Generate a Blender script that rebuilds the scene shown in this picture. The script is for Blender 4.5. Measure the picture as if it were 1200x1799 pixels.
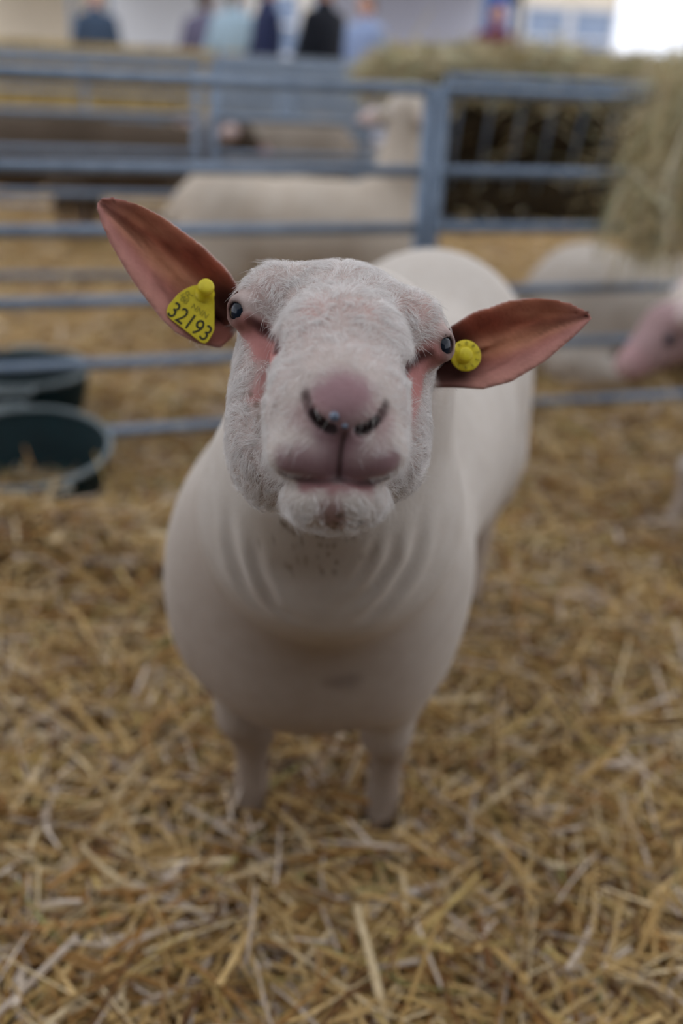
import bpy, bmesh, math
import numpy as np
from mathutils import Vector, Matrix

C = bpy.context.scene
COL = C.collection
for o in list(bpy.data.objects):
    bpy.data.objects.remove(o)

# ------------------------------------------------------------------ camera
H = 1.16
PITCH = math.radians(24.6)
ROLL = math.radians(3.0)
F = 1749.0                       # focal length in pixels of the 1200 x 1799 frame
fwd = np.array([0, math.cos(PITCH), -math.sin(PITCH)])
r0 = np.array([1.0, 0, 0]); u0 = np.array([0, math.sin(PITCH), math.cos(PITCH)])
rgt = math.cos(ROLL) * r0 + math.sin(ROLL) * u0
upv = -math.sin(ROLL) * r0 + math.cos(ROLL) * u0
EYE = np.array([0, 0, H])
cam_d = bpy.data.cameras.new('camera'); cam = bpy.data.objects.new('camera', cam_d); COL.objects.link(cam)
cam_d.sensor_fit = 'VERTICAL'; cam_d.sensor_height = 36.0; cam_d.sensor_width = 24.0
cam_d.lens = F / 1799 * 36.0
cam.matrix_world = Matrix(((rgt[0], upv[0], -fwd[0], 0), (rgt[1], upv[1], -fwd[1], 0), (rgt[2], upv[2], -fwd[2], H), (0, 0, 0, 1)))
cam_d.dof.use_dof = True; cam_d.dof.focus_distance = 0.79; cam_d.dof.aperture_fstop = 2.1
cam_d.clip_start = 0.05; cam_d.clip_end = 300
C.camera = cam

def W(px, py, z):
    """world point seen at photo pixel (px, py) at depth z along the lens axis"""
    return EYE + z * (fwd + (px - 600) / F * rgt - (py - 899.5) / F * upv)

def at_y(px, py, y):
    d = fwd + (px - 600) / F * rgt - (py - 899.5) / F * upv
    return EYE + d * (y / d[1])

# ------------------------------------------------------------------ sky and exposure
C.view_settings.view_transform = 'Standard'; C.view_settings.look = 'None'
C.view_settings.gamma = 1.0; C.view_settings.use_curve_mapping = False
C.view_settings.exposure = 0.28
world = bpy.data.worlds.new('overcast_sky'); C.world = world; world.use_nodes = True
wn = world.node_tree.nodes; wl = world.node_tree.links; wn.clear()
w_out = wn.new('ShaderNodeOutputWorld'); w_bg = wn.new('ShaderNodeBackground')
w_tc = wn.new('ShaderNodeTexCoord'); w_sep = wn.new('ShaderNodeSeparateXYZ')
w_ramp = wn.new('ShaderNodeValToRGB')
wl.new(w_tc.outputs['Generated'], w_sep.inputs[0]); wl.new(w_sep.outputs['Z'], w_ramp.inputs[0])
e = w_ramp.color_ramp.elements
e[0].position = 0.0; e[0].color = (0.86, 0.90, 1.0, 1)
e[1].position = 1.0; e[1].color = (0.97, 0.98, 1.0, 1)
wl.new(w_ramp.outputs[0], w_bg.inputs['Color']); w_bg.inputs['Strength'].default_value = 1.35
wl.new(w_bg.outputs[0], w_out.inputs[0])

# roof added out of view: white fabric spreads soft daylight over the pens
def add_light_roof():
    m = bpy.data.materials.new('light_roof_fabric'); m.use_nodes = True
    n = m.node_tree.nodes; l = m.node_tree.links; n.clear()
    o = n.new('ShaderNodeOutputMaterial'); t = n.new('ShaderNodeBsdfTranslucent'); d = n.new('ShaderNodeBsdfDiffuse'); x = n.new('ShaderNodeMixShader')
    nz = n.new('ShaderNodeTexNoise'); nz.inputs['Scale'].default_value = 0.6
    rp = n.new('ShaderNodeValToRGB'); rp.color_ramp.elements[0].color = (0.80, 0.82, 0.85, 1); rp.color_ramp.elements[1].color = (0.86, 0.87, 0.88, 1)
    l.new(nz.outputs['Fac'], rp.inputs[0]); l.new(rp.outputs[0], t.inputs[0]); l.new(rp.outputs[0], d.inputs[0])
    x.inputs[0].default_value = 0.35; l.new(t.outputs[0], x.inputs[1]); l.new(d.outputs[0], x.inputs[2]); l.new(x.outputs[0], o.inputs[0])
    me = bpy.data.meshes.new('unseen_light_roof')
    x0, x1, y0, y1, e_, p_ = -8.0, 8.0, -7.0, 10.5, 3.6, 5.4
    me.from_pydata([(x0, y0, e_), (x0, y1, e_), (0, y0, p_), (0, y1, p_), (x1, y0, e_), (x1, y1, e_)], [], [(0, 1, 3, 2), (2, 3, 5, 4)])
    me.materials.append(m); ob = bpy.data.objects.new('unseen_light_roof', me); COL.objects.link(ob); ob['kind'] = 'structure'
add_light_roof()
def add_light_blocker():  # unseen dark wall added behind the camera to cut light from that side
    m = bpy.data.materials.new('light_blocker_canvas'); m.use_nodes = True
    n = m.node_tree.nodes; b = n['Principled BSDF']; b.inputs['Roughness'].default_value = 0.9
    nz = n.new('ShaderNodeTexNoise'); nz.inputs['Scale'].default_value = 1.5
    rp = n.new('ShaderNodeValToRGB'); rp.color_ramp.elements[0].color = (0.10, 0.105, 0.11, 1); rp.color_ramp.elements[1].color = (0.14, 0.145, 0.15, 1)
    m.node_tree.links.new(nz.outputs['Fac'], rp.inputs[0]); m.node_tree.links.new(rp.outputs[0], b.inputs['Base Color'])
    me = bpy.data.meshes.new('unseen_light_blocker')
    y = -3.2; t = 0.06
    p = [(-7.9, -0.02), (7.9, -0.02), (7.9, 3.55), (0, 5.3), (-7.9, 3.55)]
    me.from_pydata([(a, y, c) for a, c in p] + [(a, y - t, c) for a, c in p], [], [(4, 3, 2, 1, 0), (5, 6, 7, 8, 9)] + [(i, (i + 1) % 5, (i + 1) % 5 + 5, i + 5) for i in range(5)])
    me.materials.append(m); ob = bpy.data.objects.new('unseen_light_blocker', me); COL.objects.link(ob); ob['kind'] = 'structure'
add_light_blocker()

RNG = np.random.default_rng(7)

# ------------------------------------------------------------------ helpers
def S(r, g, b):
    return tuple((c / 255 / 12.92) if c / 255 <= 0.04045 else ((c / 255 + 0.055) / 1.055) ** 2.4 for c in (r, g, b))

def tag(o, label=None, cat=None, group=None, kind=None):
    if label: o['label'] = label
    if cat: o['category'] = cat
    if group: o['group'] = group
    if kind: o['kind'] = kind
    return o

def empty(name, loc=(0, 0, 0), rz=0.0):
    o = bpy.data.objects.new(name, None); COL.objects.link(o); o.location = loc; o.rotation_euler = (0, 0, rz)
    o.empty_display_size = 0.1
    return o

def mat(name, col, rough=0.7, metal=0.0, noise=None, attr=None, bump=None, spec=0.3, trans=0.0, sss=0.0):
    """procedural material; noise = (scale, colour2, contrast) mixed in by a noise texture; bump = (scale, strength, distance)"""
    m = bpy.data.materials.new(name); m.use_nodes = True
    n = m.node_tree.nodes; l = m.node_tree.links
    b = n['Principled BSDF']; b.inputs['Roughness'].default_value = rough; b.inputs['Metallic'].default_value = metal
    b.inputs['Specular IOR Level'].default_value = spec
    tc = n.new('ShaderNodeTexCoord')
    src = None
    if attr:
        a = n.new('ShaderNodeAttribute'); a.attribute_name = attr; src = a.outputs['Color']
    if noise:
        nz = n.new('ShaderNodeTexNoise'); nz.inputs['Scale'].default_value = noise[0]; nz.inputs['Detail'].default_value = 5
        l.new(tc.outputs['Object'], nz.inputs['Vector'])
        r = n.new('ShaderNodeValToRGB'); r.color_ramp.elements[0].position = 0.5 - noise[2]; r.color_ramp.elements[1].position = 0.5 + noise[2]
        l.new(nz.outputs['Fac'], r.inputs[0])
        mx = n.new('ShaderNodeMixRGB')
        l.new(r.outputs['Color'], mx.inputs[0])
        if src is not None:
            mx.blend_type = 'MULTIPLY'; l.new(src, mx.inputs[1]); mx.inputs[2].default_value = (*noise[1], 1)
        else:
            mx.inputs[1].default_value = (*col, 1); mx.inputs[2].default_value = (*noise[1], 1)
        src = mx.outputs['Color']
    if src is not None: l.new(src, b.inputs['Base Color'])
    else: b.inputs['Base Color'].default_value = (*col, 1)
    if bump:
        nb = n.new('ShaderNodeTexNoise'); nb.inputs['Scale'].default_value = bump[0]; nb.inputs['Detail'].default_value = 4
        l.new(tc.outputs['Object'], nb.inputs['Vector'])
        bp = n.new('ShaderNodeBump'); bp.inputs['Strength'].default_value = bump[1]; bp.inputs['Distance'].default_value = bump[2]
        l.new(nb.outputs['Fac'], bp.inputs['Height']); l.new(bp.outputs[0], b.inputs['Normal'])
    if sss:
        b.inputs['Subsurface Weight'].default_value = sss
        b.inputs['Subsurface Radius'].default_value = (0.006, 0.002, 0.001)
        b.inputs['Subsurface Scale'].default_value = 1.0
    return m

def mesh_np(name, V, Q, m, parent=None, smooth=True, colors=None, link=True):
    me = bpy.data.meshes.new(name)
    V = np.asarray(V, np.float32); Q = np.asarray(Q, np.int32); k = Q.shape[1]
    me.vertices.add(len(V)); me.vertices.foreach_set('co', V.ravel())
    me.loops.add(Q.size); me.loops.foreach_set('vertex_index', Q.ravel())
    me.polygons.add(len(Q)); me.polygons.foreach_set('loop_start', np.arange(0, Q.size, k, dtype=np.int32))
    me.update(calc_edges=True)
    me.polygons.foreach_set('use_smooth', np.full(len(Q), smooth))
    if colors is not None:
        a = me.color_attributes.new('tint', 'FLOAT_COLOR', 'POINT')
        a.data.foreach_set('color', np.concatenate([colors, np.ones((len(V), 1))], 1).astype(np.float32).ravel())
    me.materials.append(m)
    o = bpy.data.objects.new(name, me); o.parent = parent
    COL.objects.link(o)
    return o

class MB:
    """collects boxes, tubes and lathes, links them as one mesh object"""
    def __init__(s): s.bm = bmesh.new()
    def box(s, c, d, rz=0.0, bev=0.0, rot=None):
        r = bmesh.ops.create_cube(s.bm, size=1.0)['verts']
        M = Matrix.Translation(c) @ (rot if rot is not None else Matrix.Rotation(rz, 4, 'Z')) @ Matrix.Diagonal((*d, 1))
        bmesh.ops.transform(s.bm, matrix=M, verts=r)
        if bev:
            ed = list({e for v in r for e in v.link_edges})
            bmesh.ops.bevel(s.bm, geom=ed, offset=bev, segments=2, affect='EDGES', profile=0.5)
        return s
    def tube(s, pts, rad, n=12, cap=True):
        pts = [Vector(p) for p in pts]; rads = rad if isinstance(rad, (list, tuple)) else [rad] * len(pts)
        rings = []; prev = None
        for i, p in enumerate(pts):
            t = (pts[min(i + 1, len(pts) - 1)] - pts[max(i - 1, 0)]).normalized()
            a = prev if prev is not None else (Vector((0, 0, 1)) if abs(t.z) < 0.9 else Vector((1, 0, 0)))
            a = (a - t * a.dot(t)).normalized(); prev = a; b = t.cross(a)
            rings.append([s.bm.verts.new(p + rads[i] * (math.cos(2 * math.pi * k / n) * a + math.sin(2 * math.pi * k / n) * b)) for k in range(n)])
        for A, B in zip(rings, rings[1:]):
            for k in range(n): s.bm.faces.new((A[k], A[(k + 1) % n], B[(k + 1) % n], B[k])).smooth = True
        if cap:
            s.bm.faces.new(rings[0][::-1]); s.bm.faces.new(rings[-1])
        return s
    def lathe(s, prof, n=48, M=Matrix(), cap0=False, cap1=False):
        rings = []
        for r, z in prof:
            rings.append([s.bm.verts.new(M @ Vector((r * math.cos(2 * math.pi * k / n), r * math.sin(2 * math.pi * k / n), z))) for k in range(n)])
        for A, B in zip(rings, rings[1:]):
            for k in range(n): s.bm.faces.new((A[k], A[(k + 1) % n], B[(k + 1) % n], B[k])).smooth = True
        if cap0: s.bm.faces.new(rings[0][::-1])
        if cap1: s.bm.faces.new(rings[-1])
        return s
    def prism(s, pts, M, t, bev=0.0):
        a = [s.bm.verts.new(M @ Vector((x, y, 0))) for x, y in pts]; b = [s.bm.verts.new(M @ Vector((x, y, t))) for x, y in pts]
        n = len(pts); fs = [s.bm.faces.new(a[::-1]), s.bm.faces.new(b)]
        for k in range(n): s.bm.faces.new((a[k], a[(k + 1) % n], b[(k + 1) % n], b[k]))
        if bev:
            bmesh.ops.bevel(s.bm, geom=list(fs[1].edges), offset=bev, segments=2, affect='EDGES', profile=0.5)
        return s
    def build(s, name, m, parent=None):
        bmesh.ops.recalc_face_normals(s.bm, faces=s.bm.faces[:])
        me = bpy.data.meshes.new(name); s.bm.to_mesh(me); s.bm.free(); me.materials.append(m)
        o = bpy.data.objects.new(name, me); o.parent = parent; COL.objects.link(o)
        return o

# ------------------------------------------------------------------ distance-field modeller for bodies
def axis(*segs):
    out = [segs[0][0]]
    for lo, hi, st in segs:
        n = max(1, int(round((hi - lo) / st)))
        out += list(np.linspace(lo, hi, n + 1)[1:])
    return np.array(out, np.float32)

BIG = 0.12
class Field:
    def __init__(s, xs, ys, zs):
        s.a = (xs, ys, zs); s.D = np.full((len(xs), len(ys), len(zs)), BIG, np.float32)
    def sub(s, lo, hi):
        sl = []
        for ax, l, h in zip(s.a, lo, hi):
            i = max(0, np.searchsorted(ax, l) - 1); j = min(len(ax), np.searchsorted(ax, h) + 1); sl.append(slice(i, j))
        X = s.a[0][sl[0]][:, None, None]; Y = s.a[1][sl[1]][None, :, None]; Z = s.a[2][sl[2]][None, None, :]
        return tuple(sl), X, Y, Z
    def add(s, fn, lo, hi, k=0.02, mode='add'):
        pad = 0.03 + k
        sl, X, Y, Z = s.sub(np.array(lo) - pad, np.array(hi) + pad)
        if any(q.stop <= q.start for q in sl): return
        d = np.broadcast_to(fn(X, Y, Z), s.D[sl].shape).astype(np.float32); D = s.D[sl]
        if mode == 'cut':
            h = np.clip(0.5 + 0.5 * (D + d) / k, 0, 1)      # max(D, -d)
            s.D[sl] = D * h + (-d) * (1 - h) + k * h * (1 - h)
        else:
            h = np.clip(0.5 + 0.5 * (D - d) / k, 0, 1)
            s.D[sl] = D * (1 - h) + d * h - k * h * (1 - h)
    def ell(s, c, r, R=None, k=0.03, mode='add'):
        """ellipsoid; R rows are its axes"""
        c = np.asarray(c, float); r = np.asarray(r, float); R = np.eye(3) if R is None else np.asarray(R)
        def fn(X, Y, Z):
            x, y, z = X - c[0], Y - c[1], Z - c[2]
            q = [(x * R[i, 0] + y * R[i, 1] + z * R[i, 2]) / r[i] for i in range(3)]
            k0 = np.sqrt(q[0] ** 2 + q[1] ** 2 + q[2] ** 2); k1 = np.sqrt(sum((q[i] / r[i]) ** 2 for i in range(3))) + 1e-6
            return k0 * (k0 - 1) / k1
        ext = np.sqrt(((R * r[:, None]) ** 2).sum(0))
        s.add(fn, c - ext, c + ext, k, mode)
    def cap(s, a, b, ra, rb=None, k=0.02, mode='add'):
        a = np.asarray(a, float); b = np.asarray(b, float); rb = ra if rb is None else rb
        ab = b - a; L = float(ab @ ab) + 1e-12
        def fn(X, Y, Z):
            x, y, z = X - a[0], Y - a[1], Z - a[2]
            t = np.clip((x * ab[0] + y * ab[1] + z * ab[2]) / L, 0, 1)
            return np.sqrt((x - t * ab[0]) ** 2 + (y - t * ab[1]) ** 2 + (z - t * ab[2]) ** 2) - (ra + (rb - ra) * t)
        m = max(ra, rb)
        s.add(fn, np.minimum(a, b) - m, np.maximum(a, b) + m, k, mode)
    def chain(s, pts, rads, k=0.02, mode='add'):
        for i in range(len(pts) - 1): s.cap(pts[i], pts[i + 1], rads[i], rads[i + 1], k, mode)
    def sample(s, p):
        i = [int(np.clip(np.searchsorted(ax, v), 0, len(ax) - 1)) for ax, v in zip(s.a, p)]
        return s.D[tuple(i)]
    def depth(s, px, py, z0=0.5, z1=1.3):
        for z in np.arange(z0, z1, 0.001):
            if s.sample(W(px, py, z)) < 0: return z
        return None
    def nets(s):
        D = s.D; inside = D < 0
        nx, ny, nz = D.shape
        cnt = np.zeros((nx - 1, ny - 1, nz - 1), np.uint8)
        for i in (0, 1):
            for j in (0, 1):
                for k in (0, 1): cnt += inside[i:nx - 1 + i, j:ny - 1 + j, k:nz - 1 + k]
        act = np.argwhere((cnt > 0) & (cnt < 8))
        del cnt
        ids = np.full((nx - 1, ny - 1, nz - 1), -1, np.int32); ids[tuple(act.T)] = np.arange(len(act))
        acc = np.zeros((len(act), 3)); num = np.zeros(len(act))
        cs = [(i, j, k) for i in (0, 1) for j in (0, 1) for k in (0, 1)]
        val = {c: D[act[:, 0] + c[0], act[:, 1] + c[1], act[:, 2] + c[2]] for c in cs}
        for a in cs:
            for ax in range(3):
                if a[ax]: continue
                b = list(a); b[ax] = 1; b = tuple(b)
                da, db = val[a], val[b]; cr = (da < 0) != (db < 0)
                t = np.where(cr, da / np.where(cr, da - db, 1), 0)
                p = np.array(a, float)[None].repeat(len(act), 0); p[:, ax] += t
                acc[cr] += p[cr]; num += cr
        P = act + acc / num[:, None]
        V = np.stack([np.interp(P[:, i], np.arange(len(s.a[i])), s.a[i]) for i in range(3)], 1)
        quads = []
        for ax in range(3):
            o1, o2 = (ax + 1) % 3, (ax + 2) % 3
            A = [slice(None)] * 3; B = [slice(None)] * 3
            A[ax] = slice(0, -1); B[ax] = slice(1, None)
            sa, sb = inside[tuple(A)], inside[tuple(B)]
            ed = np.argwhere(sa != sb)
            ok = (ed[:, o1] > 0) & (ed[:, o2] > 0) & (ed[:, o1] < D.shape[o1] - 1) & (ed[:, o2] < D.shape[o2] - 1)
            ed = ed[ok]; flip = ~sa[tuple(ed.T)]
            def cell(d1, d2):
                c = ed.copy(); c[:, o1] += d1; c[:, o2] += d2; return ids[tuple(c.T)]
            q = np.stack([cell(-1, -1), cell(0, -1), cell(0, 0), cell(-1, 0)], 1)
            q[flip] = q[flip][:, ::-1]
            quads.append(q)
        Q = np.concatenate(quads)
        Q = Q[(Q >= 0).all(1)]
        return V, Q

def relax(V, Q, it=2, lam=0.5):
    E = np.concatenate([Q[:, [0, 1]], Q[:, [1, 2]], Q[:, [2, 3]], Q[:, [3, 0]]])
    for _ in range(it):
        A = np.zeros_like(V); n = np.zeros(len(V))
        for c in range(3):
            A[:, c] = np.bincount(E[:, 0], V[E[:, 1], c], len(V)) + np.bincount(E[:, 1], V[E[:, 0], c], len(V))
        n = np.bincount(E[:, 0], minlength=len(V)) + np.bincount(E[:, 1], minlength=len(V))
        V = V + lam * (A / np.maximum(n, 1)[:, None] - V)
    return V

def vnormals(V, Q):
    a, b, c, d = V[Q[:, 0]], V[Q[:, 1]], V[Q[:, 2]], V[Q[:, 3]]
    fn = np.cross(c - a, d - b); N = np.zeros_like(V)
    for k in range(4):
        for i in range(3): N[:, i] += np.bincount(Q[:, k], fn[:, i], len(V))
    return N / (np.linalg.norm(N, axis=1, keepdims=True) + 1e-12)

def sm(x, a, b):
    t = np.clip((x - a) / (b - a), 0, 1); return t * t * (3 - 2 * t)

def paint(Cc, V, c, r, col, amt=1.0, soft=0.5, R=None):
    q = V - np.asarray(c)
    if R is not None: q = q @ np.asarray(R).T
    q = q / np.asarray(r)
    w = amt * (1 - sm(np.linalg.norm(q, axis=1), 1 - soft, 1 + soft * 0.5))
    Cc += (np.asarray(col) - Cc) * w[:, None]

def vnoise(P, scale, seed=0):
    """cheap smooth value noise in [-1,1]"""
    rg = np.random.default_rng(seed); out = np.zeros(len(P))
    for o in range(4):
        for _ in range(3):
            d = rg.normal(size=3); d /= np.linalg.norm(d)
            out += np.sin((P @ d) * scale * 2 ** o * rg.uniform(0.8, 1.3) + rg.uniform(0, 6.28)) / (1.7 ** o) / 4
    return np.clip(out, -1, 1)

# ------------------------------------------------------------------ materials
M = {}
M['sheep'] = mat('sheep_skin_wool', (1, 1, 1), 0.85, attr='tint', noise=(38, (0.90, 0.88, 0.86), 0.25), bump=(260, 0.35, 0.002), spec=0.15)
M['farsheep'] = mat('wool_coat', (1, 1, 1), 0.9, attr='tint', noise=(14, (0.88, 0.85, 0.82), 0.2), bump=(60, 0.6, 0.01), spec=0.1)
M['fur'] = mat('short_white_hair', (0.80, 0.76, 0.72), 0.6, attr='tint', spec=0.2)
M['eye'] = mat('dark_eyeball', (0.005, 0.007, 0.011), 0.10, noise=(60, (0.010, 0.018, 0.032), 0.2), spec=0.28)
M['hoof'] = mat('hoof_horn', (0.05, 0.035, 0.025), 0.6, noise=(40, (0.09, 0.06, 0.04), 0.2))
M['tag'] = mat('yellow_plastic', (0.78, 0.66, 0.03), 0.42, noise=(160, (0.66, 0.52, 0.02), 0.22), bump=(300, 0.15, 0.001), spec=0.4)
M['ink'] = mat('black_print', (0.02, 0.02, 0.015), 0.6, noise=(300, (0.06, 0.055, 0.02), 0.2))
M['inkpale'] = mat('worn_print', (0.30, 0.25, 0.03), 0.6, noise=(400, (0.5, 0.42, 0.03), 0.2))
M['steel'] = mat('galvanised_steel', S(134, 149, 168), 0.42, 0.55, noise=(22, S(110, 126, 146), 0.2), bump=(90, 0.1, 0.002), spec=0.5)
M['straw'] = mat('straw', (1, 1, 1), 0.55, attr='tint', noise=(55, (0.72, 0.66, 0.56), 0.25), spec=0.25)
M['ground'] = mat('straw_litter', S(120, 92, 54), 0.9, noise=(26, S(62, 44, 24), 0.18), bump=(70, 0.9, 0.03))
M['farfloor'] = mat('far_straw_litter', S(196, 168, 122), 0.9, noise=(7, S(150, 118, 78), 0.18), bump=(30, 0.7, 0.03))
M['yard'] = mat('show_ground', S(150, 142, 132), 0.9, noise=(2, S(120, 112, 104), 0.2))
M['tub'] = mat('dark_green_rubber', S(2, 36, 40), 0.6, noise=(12, S(2, 24, 27), 0.2), spec=0.2)
M['tubrim'] = mat('scuffed_green_rim', S(88, 102, 106), 0.35, noise=(30, S(130, 140, 142), 0.2), spec=0.5)
M['hay'] = mat('hay', (1, 1, 1), 0.6, attr='tint', spec=0.2)
M['haycore'] = mat('hay_core', S(72, 60, 40), 0.95, noise=(14, S(34, 27, 16), 0.2), bump=(24, 1.0, 0.05))  # hay tone darkened to stand for shadow inside the rack; twine shares it
M['bale'] = mat('straw_bale', S(196, 172, 116), 0.9, noise=(12, S(140, 116, 66), 0.2), bump=(24, 1.0, 0.05))

# ------------------------------------------------------------------ ground
def ground_h(x, y):
    P = np.stack([x, y, 0 * x], 1)
    heap = 0.112 * np.exp(-((x + 0.80) / 0.38) ** 2 - ((y - 2.14) / 0.13) ** 2)
    return 0.012 + 0.016 * vnoise(P, 5.0, 3) + 0.010 * vnoise(P, 14.0, 4) + heap

def sheet(name, x0, x1, y0, y1, nx, ny, m, fn):
    gx, gy = np.meshgrid(np.linspace(x0, x1, nx), np.linspace(y0, y1, ny), indexing='ij')
    V = np.stack([gx.ravel(), gy.ravel(), fn(gx.ravel(), gy.ravel())], 1)
    i = np.arange(nx * ny).reshape(nx, ny)
    Q = np.stack([i[:-1, :-1].ravel(), i[1:, :-1].ravel(), i[1:, 1:].ravel(), i[:-1, 1:].ravel()], 1)
    return mesh_np(name, V, Q, m)

fl = tag(sheet('floor', -8, 8, -3.2, 3.55, 200, 120, M['ground'], lambda x, y: ground_h(x, y) - 0.02), kind='structure')
fl2 = tag(sheet('floor_far_pens', -9, 9, 3.55, 11, 90, 50, M['farfloor'], lambda x, y: ground_h(x, y) - 0.02), kind='structure')
fl3 = tag(sheet('ground_yard', -60, 60, 11, 90, 8, 8, M['yard'], lambda x, y: 0 * x - 0.02), kind='structure')

def strands(name, base, n_seg, length, width, tilt, cols, m, parent=None, droop=0.0, yaw=None, flat=0.45, bend=0.12, seed=1, dirs=None):
    """many bent flattened stalks in one mesh; base (n,3) are the middles"""
    rg = np.random.default_rng(seed); n = len(base)
    yaw = rg.uniform(0, 2 * np.pi, n) if yaw is None else yaw
    if dirs is None:
        el = tilt
        T = np.stack([np.cos(yaw) * np.cos(el), np.sin(yaw) * np.cos(el), np.sin(el)], 1)
    else: T = dirs
    rnd = rg.normal(size=(n, 3)); B = np.cross(T, rnd); B /= np.linalg.norm(B, axis=1, keepdims=True); Nn = np.cross(T, B)
    up = np.where(Nn[:, 2:3] < 0, -1, 1); Nn = Nn * up; B = B * up
    ts = np.linspace(-0.5, 0.5, n_seg + 1)
    bx = rg.normal(0, bend, n); by = rg.normal(0, bend * 0.5, n)
    kink = rg.uniform(-0.3, 0.3, n); kamt = np.where(rg.random(n) < 0.3, rg.normal(0, 0.35, n), 0)
    rings = []
    for i, t in enumerate(ts):
        taper = 1.0 - 0.35 * abs(t) * 2 * (rg.random(n) < 0.5)
        c = base + T * (t * length)[:, None] + B * (bx * (t * t - 0.08) * length)[:, None] + Nn * (by * (t * t - 0.08) * length)[:, None]
        c = c + B * (kamt * np.abs(t - kink) * length * 0.5)[:, None]
        c[:, 2] -= droop * t * t * length
        w = (width * taper)[:, None]
        for a in range(4):
            ca, sa = math.cos(a * math.pi / 2), math.sin(a * math.pi / 2)
            rings.append(c + B * w * ca + Nn * w * flat * sa)
    V = np.stack(rings, 1)                                   # n, (seg+1)*4, 3
    k = (n_seg + 1) * 4
    q = []
    for i in range(n_seg):
        for a in range(4):
            q.append((i * 4 + a, i * 4 + (a + 1) % 4, i * 4 + 4 + (a + 1) % 4, i * 4 + 4 + a))
    q.append((3, 2, 1, 0)); q.append((k - 4, k - 3, k - 2, k - 1))
    Q = (np.array(q)[None] + (np.arange(n) * k)[:, None, None]).reshape(-1, 4)
    Cc = np.repeat(cols, k, 0)
    return mesh_np(name, V.reshape(-1, 3), Q, m, parent, smooth=False, colors=Cc)

STRAW = np.array([S(212, 182, 128), S(196, 164, 108), S(226, 206, 168), S(220, 206, 192), S(172, 130, 76), S(120, 84, 48), S(206, 180, 116), S(160, 158, 104)])
STRAW_P = np.array([0.22, 0.18, 0.17, 0.13, 0.12, 0.08, 0.08, 0.02])
def straw_cols(n, rg, P=STRAW_P, pal=STRAW):
    c = pal[rg.choice(len(pal), n, p=P / P.sum())]
    return c * rg.uniform(0.85, 1.25, (n, 1))

# straw of the pen: denser close to the lens
rg = np.random.default_rng(21)
n = 38000
y = 0.55 + (3.45 - 0.55) * rg.random(n) ** 1.15
half = 0.40 + 0.42 * y
x = rg.uniform(-1, 1, n) * half
lay = rg.random(n)
z = ground_h(x, y) - 0.014 + 0.055 * lay ** 1.4
L = rg.gamma(4.0, 0.030, n).clip(0.035, 0.26); Wd = rg.uniform(0.0018, 0.0044, n) * np.where(rg.random(n) < 0.14, 1.6, 1)
el = rg.normal(0.04, 0.16, n) + np.where(rg.random(n) < 0.05, rg.uniform(0.2, 0.8, n), 0)
z = z + np.abs(np.sin(el)) * L * 0.25
straw = strands('straw_bedding', np.stack([x, y, z], 1), 4, L, Wd, el, straw_cols(n, rg), M['straw'], seed=5)
tag(straw, 'loose golden straw bedding strewn over the whole pen floor', 'straw', kind='stuff')
# straw beyond the hurdles
n = 16000
y = rg.uniform(3.35, 8.0, n); x = rg.uniform(-1, 1, n) * (0.5 + 0.5 * y)
z = ground_h(x, y) - 0.005 + 0.05 * rg.random(n)
L = rg.gamma(4.0, 0.045, n).clip(0.06, 0.35); Wd = rg.uniform(0.003, 0.008, n)
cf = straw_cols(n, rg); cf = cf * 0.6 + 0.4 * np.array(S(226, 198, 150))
straw2 = strands('straw_litter', np.stack([x, y, z], 1), 3, L, Wd, rg.normal(0.03, 0.15, n), cf, M['straw'], seed=6)
tag(straw2, 'pale straw covering the neighbouring pens behind the hurdles', 'straw', kind='stuff')

# ------------------------------------------------------------------ sheep
CREAM = np.array([0.66, 0.60, 0.54]); WHITE = np.array([0.78, 0.75, 0.73]); PINK = np.array([0.58, 0.27, 0.25]); DUSK = np.array([0.33, 0.19, 0.20])
TAN = np.array([0.36, 0.26, 0.19]); DARK = np.array([0.05, 0.03, 0.03])

def frame_pts(org, yaw):
    u = np.array([math.sin(yaw), math.cos(yaw), 0]); s = np.array([math.cos(yaw), -math.sin(yaw), 0]); z = np.array([0, 0, 1.0])
    R = np.stack([s, u, z])
    return (lambda a, b, c: np.asarray(org) + a * s + b * u + c * z), R

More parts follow.
